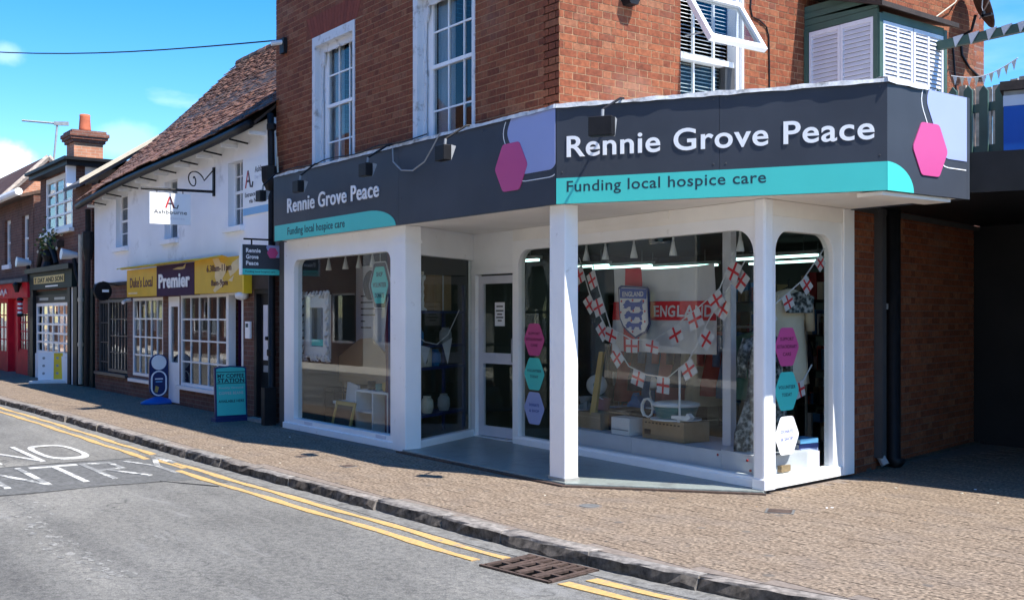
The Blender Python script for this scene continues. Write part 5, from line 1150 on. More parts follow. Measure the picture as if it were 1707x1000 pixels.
# ---------------------------------------------------------------- covered alley at the right, terrace above it
al = thing('alley_terrace', 'dark covered alley with a timber roof terrace above it', 'terrace', (3, 4.6, 0))
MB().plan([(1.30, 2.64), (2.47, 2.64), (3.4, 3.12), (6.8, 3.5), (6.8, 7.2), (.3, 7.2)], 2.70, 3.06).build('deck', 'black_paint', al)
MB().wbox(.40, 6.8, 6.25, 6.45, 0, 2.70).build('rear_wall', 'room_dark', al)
adr = MB().wbox(1.15, 3.4, 6.18, 6.245, .03, 2.45).build('alley_door', 'black_paint', al)
for x in (1.9, 2.65): MB().wbox(x, x + .03, 6.15, 6.178, .03, 2.45).build('door_batten', 'black_paint', adr)
MB().wbox(1.36, 1.44, 6.14, 6.178, 1.98, 2.14).build('switch_box', 'plastic_white', al); MB().tube([(1.44, 6.165, 2.08), (3.0, 6.165, 2.08)], .012, 6).build('conduit', 'grey_frame', al)
MB().wbox(6.5, 6.8, 3.6, 6.3, 0, 2.70).build('side_wall', 'brick_far_dark', al)  # out-of-view wall added to darken the alley
pf = thing('picket_fence', 'dark green picket fence on the roof terrace', 'fence', (2.3, 4.2, 3.1)); FPF = Fr(0, 4.2, 0)
for k in range(14):
    u = 1.18 + k * .175; h = 4.02 - .01 * k + random.uniform(-.02, .02)
    MB().prism(FPF, [(u, 3.1), (u + .095, 3.1), (u + .095, h - .06), (u + .047, h), (u, h - .06)], 0, .022).build('picket', 'green_paint', pf)
for z in (3.28, 3.72): MB().box(FPF, 1.15, 3.7, -.045, -.001, z, z + .085).build('rail', 'green_paint', pf)
op = thing('old_paling', 'weathered grey timber palings behind the green picket fence', 'fence', (1.1, 5.4, 3.1))
for k in range(9): u = .62 + k * .105; MB().box(Fr(0, 5.45, 0), u, u + .085, 0, .03, 3.1, 4.28 + random.uniform(-.05, .05)).build('paling', 'weathered_wood', op)
MB().box(Fr(0, 5.48, 0), .6, 1.7, 0, .03, 3.9, 4.0).build('rail', 'weathered_wood', op)
pb = thing('pergola_beam', 'dark green beam wrapped with white bunting, reaching out from the bay', 'beam', (2.0, 5.1, 4.7))
MB().box(Fr(0, 5.14, 0), .60, 4.2, 0, .07, 4.70, 4.80).build('beam', 'green_paint', pb)
for k in range(9):
    u = .85 + k * .2 + random.uniform(-.03, .03); MB().prism(Fr(0, 5.06, 0), [(u, 4.80), (u + .13, 4.81), (u + .03, 4.68 + random.uniform(-.02, .02))], .0, .012).build('pennant', 'flag_white', pb)
def pennants(name, label, pts, mats, w_=.1, h_=.12, fr=None):
    t = thing(name, label, 'bunting', pts[0]); MB().tube(pts, .006, 5).build('string', 'flag_white', t)
    for i in range(len(pts) - 1):
        p, q = Vector(pts[i]), Vector(pts[i + 1]); mdl = p.lerp(q, .2); m2 = p.lerp(q, .85); tip = p.lerp(q, .52) + Vector((0, 0, -h_)); o_ = Vector((.004, -.004, 0))
        MB().add([mdl, m2, tip, mdl + o_, m2 + o_, tip + o_], [(0, 1, 2), (3, 4, 5), (0, 1, 4, 3), (1, 2, 5, 4), (2, 0, 3, 5)]).build('pennant', mats[i % len(mats)], t)
pennants('terrace_bunting', 'cream bunting slung between the bay and the terrace fence', [(.70 + .09 * k, 5.3, 4.42 - .10 * math.sin(math.pi * k / 9) + .006 * k) for k in range(10)], ['flag_white', 'cloth_cream'], h_=.11)
blu = thing('blue_sign_box', 'bright blue sign box hanging at the right edge over the alley', 'sign', (2.9, 3.5, 2.9))
FBS = Fr(2.34, 3.52, 25)
MB().box(FBS, 0, 1.1, -.12, 0, 2.90, 3.60).build('box', 'blue_sign', blu); MB().box(FBS, -.004, 1.1, -.124, .004, 3.60, 3.70).build('pale_strip', 'shutter_white', blu); MB().box(FBS, -.03, 1.15, -.25, .05, 3.745, 3.83).build('hood', 'dark_timber', blu); MB().box(FBS, .0, 1.1, -.12, -.01, 3.70, 3.745).build('grey_strip', 'grey_metal', blu)
hk = thing('hanging_bracket', 'small black bracket hanging from a thin cable against the sky at right', 'bracket', (1.2, 5.1, 4.95))
MB().tube([(1.22, 5.1, 5.3), (1.20, 5.1, 5.08), (1.22, 5.1, 5.0)], .006, 5).build('cable', 'grey_metal', hk); MB().box(Fr(1.2, 5.1, 0), 0, .12, -.02, .02, 4.965, 4.99).build('arm', 'black_metal', hk); MB().box(Fr(1.2, 5.1, 0), .01, .03, -.02, .02, 4.965, 5.03).build('arm', 'black_metal', hk)
ap = thing('alley_pipes', 'grey and black downpipes on the brick wall at the mouth of the alley', 'pipe', FA.p(.8, .05, 0))
MB().box(FA, .60, .70, .0, .09, .12, 2.9).build('grey_pipe', 'grey_frame', ap); MB().tube([FA.p(.90, .08, 2.9), FA.p(.90, .08, .10), FA.p(.88, .16, .04)], .075, 12).build('black_pipe', 'black_metal', ap, smooth=True); MB().tube([FA.p(.65, .045, .14), FA.p(.65, .10, .05)], .045, 8).build('pipe_shoe', 'grey_metal', ap)
MB().box(FA, .72, .82, .02, .06, 1.66, 1.72).build('bracket', 'grey_metal', ap)

# ---------------------------------------------------------------- shop interior
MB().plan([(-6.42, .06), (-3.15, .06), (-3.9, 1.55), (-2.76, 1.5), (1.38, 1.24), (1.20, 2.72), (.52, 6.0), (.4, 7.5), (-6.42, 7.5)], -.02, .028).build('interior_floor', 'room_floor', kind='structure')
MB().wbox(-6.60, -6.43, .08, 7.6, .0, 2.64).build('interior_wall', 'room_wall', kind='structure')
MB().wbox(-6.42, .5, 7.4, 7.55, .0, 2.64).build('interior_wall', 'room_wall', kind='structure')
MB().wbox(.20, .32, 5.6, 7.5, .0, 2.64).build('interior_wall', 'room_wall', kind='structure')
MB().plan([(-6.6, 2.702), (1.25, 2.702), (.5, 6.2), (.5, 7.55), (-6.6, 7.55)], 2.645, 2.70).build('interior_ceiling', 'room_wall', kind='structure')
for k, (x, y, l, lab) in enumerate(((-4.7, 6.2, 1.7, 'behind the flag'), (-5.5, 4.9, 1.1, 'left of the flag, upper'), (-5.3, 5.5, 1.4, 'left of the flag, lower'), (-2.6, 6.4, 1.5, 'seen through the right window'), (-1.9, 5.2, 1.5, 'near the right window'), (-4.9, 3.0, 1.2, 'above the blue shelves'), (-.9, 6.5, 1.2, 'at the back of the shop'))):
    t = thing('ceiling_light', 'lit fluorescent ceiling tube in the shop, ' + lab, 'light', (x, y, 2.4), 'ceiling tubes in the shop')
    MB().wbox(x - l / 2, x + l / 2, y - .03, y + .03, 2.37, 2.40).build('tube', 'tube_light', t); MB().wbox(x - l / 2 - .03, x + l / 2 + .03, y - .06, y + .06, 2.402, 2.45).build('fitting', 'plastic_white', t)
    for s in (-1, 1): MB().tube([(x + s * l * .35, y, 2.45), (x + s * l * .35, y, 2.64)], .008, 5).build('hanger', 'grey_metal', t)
def spot(x, y, lab, zt=2.62):
    t = thing('track_spotlight', lab, 'spotlight', (x, y, 2.2), 'white spotlights behind the shop glass')
    MB().tube([(x, y, zt), (x, y, 2.36)], .012, 6).build('stem', 'plastic_white', t); MB().lathe((x, y, 2.22), [(.042, 0), (.038, .03), (.022, .10), (.014, .15)], 14).build('shade', 'plastic_white', t, smooth=True)
for i, x in enumerate((-5.72, -5.22, -4.84, -4.47)): spot(x, .42, ['leftmost', 'second', 'third', 'rightmost'][i] + ' white spotlight in the left display window')
for i, x in enumerate((-1.60, -1.27, -.80, -.20, .72)): spot(x, 1.62, ['leftmost', 'second', 'third', 'fourth', 'rightmost'][i] + ' white spotlight above the flag in the big window')

def wave(u, z): return .018 * math.sin(u * 7 + z * 2) + .012 * math.sin(u * 15 - z * 5) + .01 * math.sin(z * 6)
def cloth(fr, poly_fn, n, mat, name, par, nu=16, nz=10, th=.004):
    vs = []; m = MB()
    for s in (0, 1):
        for i in range(nu + 1):
            for j in range(nz + 1):
                u, z = poly_fn(i / nu, j / nz); vs.append(fr.p(u, n + wave(u, z) + s * th, z))
    K = (nu + 1) * (nz + 1); fs = []
    for i in range(nu):
        for j in range(nz):
            a = i * (nz + 1) + j; q = (a, a + 1, a + nz + 2, a + nz + 1); fs += [q, tuple(x + K for x in q)]
    return m.add(vs, fs).build(name, mat, par, smooth=True, norm=False)
def rect(u0, u1, z0, z1, sag=0): return lambda a, b: (u0 + (u1 - u0) * a, z0 + (z1 - z0) * b - sag * math.sin(math.pi * a) * b)
FI = Fr(0, 1.66, 0)
fl = thing('england_flag', 'large white flag with red cross and white lettering hung in the big window', 'flag', (-.4, 1.66, 1.2))
cloth(FI, rect(-1.16, .36, 1.20, 2.12, .03), 0, 'flag_white', 'cloth', fl)
cloth(FI, rect(-.98, -.74, 1.20, 2.11), .007, 'flag_red', 'red_upright', fl, 4, 12)
cloth(FI, rect(-1.16, .36, 1.545, 1.745), .010, 'flag_red', 'red_crossbar', fl, 16, 3)
class Wv:
    def p(s, u, n, z): return FI.p(u, n + wave(u, z), z)
text('ENGLAND', Wv(), -.52, .33, 1.585, .12, .0145, 'flag_white', fl, depth=.003, bold=.02)
# crest shield
FK = Fr(0, 1.55, 0)
sd = thing('crest_shield', 'white shield crest with three blue lions hung before the flag', 'crest', (-.73, 1.55, 1.35))
shp = [(-.98, 1.90), (-.93, 1.925), (-.52, 1.90), (-.50, 1.88), (-.49, 1.62), (-.475, 1.50), (-.54, 1.41), (-.62, 1.38), (-.70, 1.345), (-.80, 1.40), (-.90, 1.47), (-.955, 1.56), (-.965, 1.70)]
cx_, cz_ = -.73, 1.64
MB().prism(FK, shp, -.015, 0).build('rim', 'navy', sd); MB().prism(FK, [(cx_ + (u - cx_) * .92, cz_ + (z - cz_) * .92) for u, z in shp], 0, .003).build('field', 'flag_white', sd)
MB().prism(FK, [(-.945, 1.785), (-.525, 1.77), (-.52, 1.875), (-.945, 1.895)], .003, .006).build('title_band', 'crest_blue', sd)
text('ENGLAND', FK, -.90, -.57, 1.80, .055, .006, 'flag_white', sd, depth=.002, bold=.02)
for k, z in enumerate((1.68, 1.57, 1.465)):
    s = 1 - .10 * k; u = -.90 + .02 * k; q = lambda a, b: (u + a * s, z + b * s)
    li = [(0, .03), (.03, .045), (.05, .075), (.09, .085), (.12, .06), (.20, .055), (.27, .06), (.30, .085), (.335, .08), (.34, .045), (.32, .04), (.31, .02), (.325, -.03), (.29, -.03), (.27, .005), (.20, .01), (.17, -.03), (.13, -.03), (.13, .01), (.09, .01), (.06, -.01), (.01, -.005), (.03, .015)]
    MB().prism(FK, [q(a, b) for a, b in li], .003, .006).build('lion', 'crest_blue', sd)
for u, z in ((-.92, 1.75), (-.74, 1.76), (-.57, 1.75), (-.93, 1.63), (-.73, 1.645), (-.55, 1.64), (-.76, 1.54), (-.55, 1.53), (-.74, 1.42)): MB().prism(FK, hexpoly(u, z, .014, .3), .003, .007).build('rose', 'red_ink', sd)
def flag_bunting(name, label, pts, nflags, fr, n, size=(.15, .115), seed=1):
    rg = random.Random(seed); t = thing(name, label, 'bunting', fr.p(pts[0][0], n, pts[0][1]))
    P = [fr.p(u, n, z) for u, z in pts]; MB().tube(P, .007, 5).build('string', 'flag_white', t)
    L_ = [0]
    for a, b in zip(P, P[1:]): L_.append(L_[-1] + (b - a).length)
    for k in range(nflags):
        d = L_[-1] * (k + .5) / nflags; i = max(j for j in range(len(P)) if L_[j] <= d and j < len(P) - 1); a, b = P[i], P[i + 1]
        c = a.lerp(b, (d - L_[i]) / (L_[i + 1] - L_[i])); dr_ = (b - a).normalized()
        if rg.random() < .3: dr_ = (dr_ + Vector((0, 0, rg.uniform(-.3, .3)))).normalized()
        dn = dr_.cross(fr.N); dn = -dn if dn.z > 0 else dn; w_, h_ = size[0] / 2, size[1] * rg.uniform(.9, 1.15); tw = fr.N * rg.uniform(-.008, .008)
        def quad(u0, u1, v0, v1, off, mat, nm):
            o = fr.N * off; q = [c + dr_ * u + dn * v + tw * (v / h_) * (u / w_) + o for u, v in ((u0, v0), (u1, v0), (u1, v1), (u0, v1))]
            MB().add(q + [p + fr.N * .002 for p in q], [(0, 1, 2, 3), (4, 7, 6, 5), (0, 1, 5, 4), (1, 2, 6, 5), (2, 3, 7, 6), (3, 0, 4, 7)]).build(nm, mat, t)
        quad(-w_, w_, 0, h_, 0, 'flag_white', 'flag'); quad(-w_ * .14, w_ * .14, 0, h_, .003, 'flag_red', 'cross_bar'); quad(-w_, w_, h_ * .42, h_ * .58, .0036, 'flag_red', 'cross_bar')
FJ = Fr(0, 1.48, 0)
flag_bunting('flag_bunting', 'lower swag of red cross flags across the big window', [(-1.56, 2.25), (-1.38, 1.84), (-1.23, 1.63), (-1.03, 1.37), (-.73, 1.05), (-.45, .97), (-.14, .95), (.16, 1.14), (.45, 1.57), (.64, 1.80), (.91, 2.12)], 10, FJ, 0, (.185, .15), seed=3)
flag_bunting('flag_bunting', 'upper swag of red cross flags across the front of the crest and flag', [(-1.28, 2.17), (-1.18, 1.90), (-.98, 1.46), (-.64, 1.34), (-.30, 1.34), (-.01, 1.48), (.36, 1.69), (.62, 1.86), (.80, 2.2)], 9, FJ, .04, (.185, .15), seed=8)
FRI = Fr(1.25, 0, 90)
flag_bunting('flag_bunting', 'string of red cross flags sloping across the right window', [(1.30, 1.55), (1.48, 1.68), (1.70, 1.80), (1.92, 1.93), (2.12, 2.12), (2.25, 2.25)], 4, FRI, -.02, (.13, .13), 5)
flag_bunting('flag_bunting', 'short drooping string with one flag low in the right window', [(1.65, 1.0), (1.80, .93), (1.98, .98), (2.10, 1.12)], 1, FRI, -.05, (.15, .13), 2)
# display plinth behind the glass
dpn = thing('display_plinth', 'low pale blue display plinth behind the big window', 'plinth', FGW.p(2, -.5, .03))
MB().box(FGW, .55, 2.05, -1.0, -.17, .03, .285).build('panel', 'shutter_white', dpn); MB().box(FGW, 2.053, 3.42, -1.0, -.17, .03, .285).build('panel', 'shutter_white', dpn)
MB().plan([tuple(FGW.p(3.425, -.17, 0).xy), tuple(FGW.p(4.0, -.09, 0).xy), tuple(FGW.p(4.0, -.9, 0).xy), tuple(FGW.p(3.425, -1.0, 0).xy)], .03, .300).build('panel', 'shutter_white', dpn)
for s_, z in ((3.38, .245), (3.86, .25), (3.90, .16)): MB().prism(FGW, hexpoly(s_, z, .014, .3), -.169 if s_ < 3.42 else -.09, -.164 if s_ < 3.42 else -.08).build('poppy_dot', 'red_ink', dpn)
ZP = .287
def crate(name, label, cat, s0, s1, n0, n1, z0, z1, mat, extra=None):
    t = thing(name, label, cat, FGW.p((s0 + s1) / 2, (n0 + n1) / 2, z0)); MB().box(FGW, s0, s1, n0, n1, z0, z1).build('body', mat, t, bevel=.006)
    if extra: extra(t)
    return t
crate('cardboard_box', 'open brown cardboard box on the plinth near the left of the big window', 'box', .85, 1.30, -.60, -.32, ZP, ZP + .19, 'cardboard', lambda t: MB().box(FGW, .85, 1.30, -.318, -.316, ZP + .13, ZP + .145).build('flap_line', 'tan_flat', t))
crate('cardboard_box', 'taller dark cardboard box behind the open brown box', 'box', 1.32, 1.72, -.75, -.42, ZP, ZP + .25, 'dark_timber', lambda t: MB().box(FGW, 1.34, 1.70, -.418, -.414, ZP + .2, ZP + .215).build('tape', 'cardboard', t))
crate('white_carton', 'small white carton standing on the plinth', 'box', 1.63, 1.95, -.42, -.22, ZP, ZP + .19, 'plastic_white', lambda t: MB().box(FGW, 1.645, 1.935, -.2195, -.217, ZP + .05, ZP + .062).build('seam', 'grey_metal', t))
crate('game_box', 'blue and white box at the left end of the plinth', 'box', .42, .80, -.62, -.30, ZP, ZP + .17, 'shutter_white', lambda t: MB().prism(FGW, hexpoly(.66, ZP + .08, .06, .3), -.30, -.296).build('picture', 'plastic_blue', t))
cr_ = crate('storage_crate', 'brown cardboard crate with slots under the teal tub', 'crate', 2.12, 2.78, -.62, -.26, ZP, ZP + .21, 'cardboard')
for k in range(10): MB().box(FGW, 2.17 + k * .058, 2.20 + k * .058, -.262, -.257, ZP + .165, ZP + .178).build('slot', 'dark_timber', cr_)
MB().box(FGW, 2.16, 2.26, -.262, -.257, ZP + .05, ZP + .10).build('print', 'dark_timber', cr_)
zt_ = ZP + .212
tb = thing('plastic_tub', 'round teal tub with a white lid and coiled hose on the crate', 'tub', FGW.p(2.45, -.44, zt_))
MB().lathe(FGW.p(2.46, -.44, zt_), [(.17, 0), (.20, .02), (.235, .13), (.24, .14)], 28).build('body', 'plastic_teal', tb, smooth=True); MB().lathe(FGW.p(2.46, -.44, zt_ + .14), [(.24, 0), (.255, .01), (.25, .035), (.18, .05), (.02, .055)], 28).build('lid', 'plastic_white', tb, smooth=True); MB().lathe(FGW.p(2.46, -.44, zt_ + .0), [(.27, .0), (.27, .014), (.18, .018)], 28).build('base_ring', 'plastic_white', tb)
MB().tube([FGW.p(2.2 + .09 * math.cos(k * .7) - .02, -.30 + .01 * k * .2, zt_ + .11 + .10 * math.sin(k * .7)) for k in range(16)], .012, 6).build('hose', 'plastic_white', tb)
mo = thing('white_stand', 'white stand with a slim upright pole beside the tub', 'stand', FGW.p(2.72, -.28, .5))
MB().tube([FGW.p(2.70, -.28, zt_ + .05), FGW.p(2.70, -.28, zt_ + .42), FGW.p(2.70, -.28, zt_ + .56)], [.012, .012, .016], 8).build('pole', 'plastic_white', mo); MB().prism(FGW, [(2.60, zt_ + .03), (2.84, zt_ + .02), (2.90, zt_ + .06), (2.84, zt_ + .10), (2.82, zt_ + .07), (2.60, zt_ + .06)], -.31, -.25).build('foot', 'plastic_white', mo); MB().box(FGW, 2.68, 2.72, -.30, -.26, zt_, zt_ + .03).build('peg', 'plastic_white', mo)
fn = thing('desk_fan', 'round white desk fan on a thin stalk at the left of the big window', 'fan', (-2.3, 2.4, .3))
MB().lathe((-2.3, 2.38, .73), [(.005, .06), (.06, .055), (.125, .02), (.13, 0), (.125, -.02), (.06, -.05), (.005, -.055)], 24, axis=(.75, -.65, .05)).build('cage', 'plastic_white', fn, smooth=True); MB().lathe((-2.3, 2.38, .73), [(.045, .055), (.045, .072), (0, .075)], 14, axis=(.75, -.65, .05)).build('hub', 'green_cloth', fn); MB().tube([(-2.31, 2.40, .66), (-2.31, 2.42, .30)], .012, 6).build('stalk', 'grey_metal', fn); MB().lathe((-2.31, 2.42, ZP), [(.10, 0), (.09, .02), (.02, .03)], 16).build('base', 'plastic_white', fn)
tlp = thing('desk_lamp', 'white bendy desk lamp with a tilted cone shade', 'lamp', (-1.25, 2.4, .5))
MB().tube([(-1.32, 2.4, .52), (-1.36, 2.39, .68), (-1.33, 2.38, .80), (-1.28, 2.37, .84)], .010, 6).build('neck', 'plastic_white', tlp, smooth=True); MB().lathe((-1.22, 2.35, .76), [(.075, 0), (.03, .11), (.02, .13)], 14, axis=(-.35, .1, .6)).build('shade', 'plastic_white', tlp, smooth=True); MB().lathe((-1.32, 2.4, .50), [(.09, 0), (.08, .02), (.01, .025)], 14).build('base', 'plastic_white', tlp)
tbl = thing('display_table', 'small dark display table behind the plinth with a blue top', 'table', (-1.5, 2.5, 0)); MB().wbox(-1.95, -1.0, 2.25, 2.65, .47, .50).build('top', 'plastic_blue', tbl)
for x in (-1.92, -1.05):
    for y in (2.28, 2.60): MB().wbox(x, x + .04, y, y + .04, .03, .47).build('leg', 'dark_timber', tbl)
ir = thing('blue_iron', 'blue steam iron shaped appliance on the blue table', 'iron', (-1.55, 2.4, .5)); MB().prism(Fr(0, 2.36, 0), [(-1.68, .505), (-1.45, .505), (-1.45, .56), (-1.50, .64), (-1.56, .66), (-1.60, .60), (-1.67, .54)], -.05, .05).build('body', 'plastic_blue', ir, bevel=.01); MB().tube([(-1.64, 2.36, .60), (-1.60, 2.36, .66), (-1.52, 2.36, .67)], .014, 6).build('handle', 'plastic_blue', ir)
bk = thing('pink_bucket', 'pinkish plastic bucket among the goods behind the plinth', 'bucket', (-1.95, 2.2, .3)); MB().lathe((-2.0, 2.2, ZP + .05), [(.085, 0), (.11, .24), (.12, .25), (.105, .24), (.08, .02)], 18).build('body', 'plastic_pinkish', bk, smooth=True); MB().tube([(-2.1, 2.2, .55), (-2.0, 2.14, .62), (-1.9, 2.2, .55)], .008, 6).build('handle', 'plastic_white', bk)
for i, (x, y, z, s_) in enumerate(((-2.25, 2.15, .42, .14), (-2.4, 2.55, .40, .12))):
    bgm = MB(); bgm.lathe((x, y, z - .13), [(s_ * .8, 0), (s_ * 1.1, .06), (s_ * 1.0, .16), (s_ * .4, .24), (s_ * .55, .30)], 12, sx=1.2); [v.__iadd__(Vector((mnoise.noise(v * 9), mnoise.noise(v * 9 + Vector((5, 0, 0))), mnoise.noise(v * 9 + Vector((0, 5, 0))))) * .04) for v in bgm.v]; bgm.build('plastic_bag', 'grey_metal', label=('crumpled grey plastic bag left of the pink bucket', 'smaller grey bag behind the desk fan')[i], cat='bag')
wl_ = MB().prism(Fr(0, 2.0, 10), [(-1.66, .45), (-1.58, .45), (-1.46, 1.18), (-1.52, 1.18)], -.02, .02).build('wooden_leg', 'cloth_mustard', label='leaning yellow wooden slat left of the flag', cat='slat')
gp_ = thing('grey_post', 'pale grey post behind the right edge of the flag', 'post', (.42, 1.80, ZP)); MB().wbox(.36, .47, 1.76, 1.84, ZP, 2.64).build('shaft', 'shutter_white', gp_); MB().wbox(.34, .49, 1.74, 1.86, 2.58, 2.643).build('cap', 'shutter_white', gp_)
# rail of clothes behind the flag
def garment(name, label, x, y, zt, h, mat, wd=.40, rz=0, sleeve=True, group=None, flare=1.15):
    t = thing(name, label, 'garment', (x, y, zt - h), group); c, s = math.cos(rz), math.sin(rz); m = MB(); prof = [(.16, 0), (.60, -.03), (1.0, -.07), (.92, -.18), (.84, -.34), (.86, -.5), (flare * .95, -.8), (flare, -1.0)]; vs = []; k = 20
    for i, (r, q) in enumerate(prof):
        zz = zt + q * (h if i > 3 else .9 if h > .9 else h)
        for j in range(k):
            a = 2 * math.pi * j / k; rr = 1 + (.10 * math.sin(5 * a + i) if i > 4 else 0); lx, ly = r * wd / 2 * math.cos(a) * rr, .07 * (1 + .4 * (i > 5)) * math.sin(a) * rr
            vs.append((x + lx * c - ly * s, y + lx * s + ly * c, zz))
    m.add(vs, [(i * k + j, i * k + (j + 1) % k, (i + 1) * k + (j + 1) % k, (i + 1) * k + j) for i in range(len(prof) - 1) for j in range(k)] + [tuple(range(k))])
    m.build('body', mat, t, smooth=True)
    if sleeve:
        for sg in (-1, 1):
            p = [(sg * wd * .42, -.06), (sg * wd * .56, -.20), (sg * wd * .60, -.42)]
            MB().tube([(x + a * c, y + a * s, zt + b) for a, b in p], [.06, .055, .045], 10).build('sleeve', mat, t, smooth=True)
    MB().tube([(x - wd * .4 * c, y - wd * .4 * s, zt - .06), (x, y, zt + .02), (x, y, zt + .08), (x + .02, y, zt + .10)], .007, 6).build('hanger', 'black_metal', t)
    return t
gm = ['cloth_red', 'cloth_navy', 'cloth_blue', 'cloth_pink', 'cloth_navy', 'cloth_cream', 'cloth_red', 'cloth_blue', 'green_cloth', 'cloth_purple', 'cloth_navy']
cn_ = {'cloth_red': 'red', 'cloth_navy': 'navy', 'cloth_blue': 'blue', 'cloth_pink': 'pink', 'cloth_cream': 'cream', 'green_cloth': 'green', 'cloth_purple': 'plum'}
rl = thing('clothes_rail', 'clothes rail deep in the shop behind the flag', 'clothes rail', (-1.6, 3.4, 0)); MB().tube([(-3.0, 3.4, 1.46), (.1, 3.4, 1.46)], .015, 8).build('rail', 'grey_metal', rl)
for x in (-3.0, .1): MB().tube([(x, 3.4, 1.46), (x, 3.4, .06)], .015, 8).build('upright', 'grey_metal', rl); MB().tube([(x, 3.1, .06), (x, 3.7, .06)], .015, 8).build('foot', 'grey_metal', rl)
for i, m_ in enumerate(gm): garment('hanging_garment', cn_[m_] + ' garment on the rail behind the flag, number %s from the left' % ['one', 'two', 'three', 'four', 'five', 'six', 'seven', 'eight', 'nine', 'ten', 'eleven'][i], -2.75 + .26 * i, 3.4, 1.40, random.uniform(.7, 1.0), m_, .42, R(60), group='clothes on the rail')
# right window: dress on a stand, blouse, books
g1 = garment('floral_dress', 'grey floral dress on a stand behind the hexagon stickers', .98, 1.68, 1.42, 1.18, 'floral_cloth', .42, R(70), True, flare=1.5); MB().tube([(.98, 1.68, 1.5), (.98, 1.68, .05)], .018, 8).build('stand', 'weathered_wood', g1); MB().lathe((.98, 1.68, .03), [(.16, 0), (.15, .02), (.03, .04)], 14).build('base', 'weathered_wood', g1)
garment('cream_blouse', 'cream blouse with a dark floral yoke hanging in the right window', .85, 2.18, 1.86, .95, 'cloth_cream', .44, R(75), True, flare=1.1); MB().prism(Fr(.93, 2.18, 75), [(-.14, 1.62), (.14, 1.62), (.16, 1.78), (0, 1.83), (-.16, 1.78)], .05, .10).build('blouse_yoke', 'floral_cloth', label='dark floral yoke panel on the cream blouse', cat='garment')
for i in range(6):
    b_ = thing('book', ['lowest', 'second', 'third', 'fourth', 'fifth', 'topmost'][i] + ' book of the lilac and blue pile in the right window', 'book', (1.08, 2.12, .05 + i * .045), 'books in the right window'); f_ = Fr(1.08, 2.10, 80 + random.uniform(-9, 9)); z = .13 + i * .046
    MB().box(f_, -.12, .12, -.09, .09, z, z + .042).build('pages', 'flag_white', b_); MB().box(f_, -.124, .124, -.092, .095, z + .036, z + .045).build('cover', ['sign_lavender', 'plastic_blue', 'shutter_white', 'sign_lavender', 'navy', 'sky_blue'][i], b_); MB().box(f_, -.124, .124, .090, .096, z, z + .036).build('spine', ['sign_lavender', 'plastic_blue', 'shutter_white', 'sign_lavender', 'navy', 'sky_blue'][i], b_)
tr_ = thing('display_tray', 'low dark tray holding books in the right window', 'tray', (1.05, 2.1, 0)); MB().wbox(.85, 1.2, 1.85, 2.45, .03, .12).build('tray', 'cloth_purple', tr_); MB().box(FR, .3, .45, -.20, -.06, .14, .20).build('wooden_block', 'cardboard', tr_)
# hexagon stickers on the glass
def sticker(fr, u, z, r, n, mat, lines, lab, ink='cloth_purple'):
    t = thing('hexagon_sticker', lab, 'sticker', fr.p(u, n, z)); MB().prism(fr, hexpoly(u, z, r, .07), n, n + .002).build('vinyl', mat, t); k = len(lines)
    for i, s_ in enumerate(lines): wd = min(r * 1.6, .030 * len(s_) * r / .21 + .02); text(s_, fr, u - wd / 2, u + wd / 2, z + (k - 1) * .035 - i * .07 - .012, .032, n + .002, ink, t, depth=.001, bold=.02, res=2)
for fr, u, n, r, where in ((FGW, .385, -.0255, .222, 'beside the door'), (FR, .33, -.0255, .205, 'on the right window')):
    sticker(fr, u, 1.305, r, n, 'sign_pink', ('SUPPORT', 'EXTRAORDINARY', 'CARE'), 'pink hexagon sticker ' + where); sticker(fr, u, .895, r, n, 'sign_teal', ('VOLUNTEER', 'TODAY'), 'teal hexagon sticker ' + where, 'sign_ink'); sticker(fr, u, .485, r, n, 'sign_lavender' if u > .35 else 'sign_white', ('DONATE', '& SHOP'), ('lavender' if u > .35 else 'white') + ' hexagon sticker ' + where, 'crest_blue')
# left display window
FLW = Fr(0, .30, 0)
mf = thing('ornate_mirror', 'white ornate mirror frame hung in the left window', 'mirror', (-5.85, .3, .95))
MB().ring(FLW, (-6.22, -5.46, 1.0, 1.88), (-6.04, -5.62, 1.16, 1.70), .02, -.03, .02, 2).build('frame', 'plastic_white', mf, bevel=.01)
rg = random.Random(4)
for u, z in [(-6.22 + .76 * k / 7, zz) for k in range(8) for zz in (1.0, 1.88)] + [(uu, 1.0 + .88 * k / 8) for k in range(9) for uu in (-6.2, -5.48)]:
    MB().tube([FLW.p(u + .05 * math.cos(a), .02 + .012 * math.sin(a * 2), z + .045 * math.sin(a)) for a in [rg.uniform(0, 3) + k * .6 for k in range(7)]], [.012, .018, .022, .022, .018, .013, .008], 6).build('scrollwork', 'plastic_white', mf, smooth=True)
MB().box(FLW, -6.04, -5.62, -.02, -.015, 1.16, 1.70).build('glass', 'mirror_glass', mf); MB().box(FLW, -6.03, -5.66, -.014, -.008, 1.17, 1.26).build('teal_card', 'sign_teal', mf)
hs_ = thing('hanging_hexagon_sign', 'teal hexagon sign with dark border hung in the left window', 'sign', (-4.17, .36, 1.7)); FHX = Fr(0, .36, 0)
sc_ = lambda pl: [(-4.17 + (u + 4.17) * .92, 1.98 + (z - 1.98) * 1.1) for u, z in pl]
MB().prism(FHX, sc_(hexpoly(-4.17, 1.98, .315, .05)), -.01, 0).build('outline', 'flag_white', hs_); MB().prism(FHX, sc_(hexpoly(-4.17, 1.98, .30, .05)), 0, .003).build('border', 'sign_charcoal', hs_); MB().prism(FHX, sc_(hexpoly(-4.17, 1.98, .245, .05)), .003, .006).build('face', 'sign_teal', hs_)
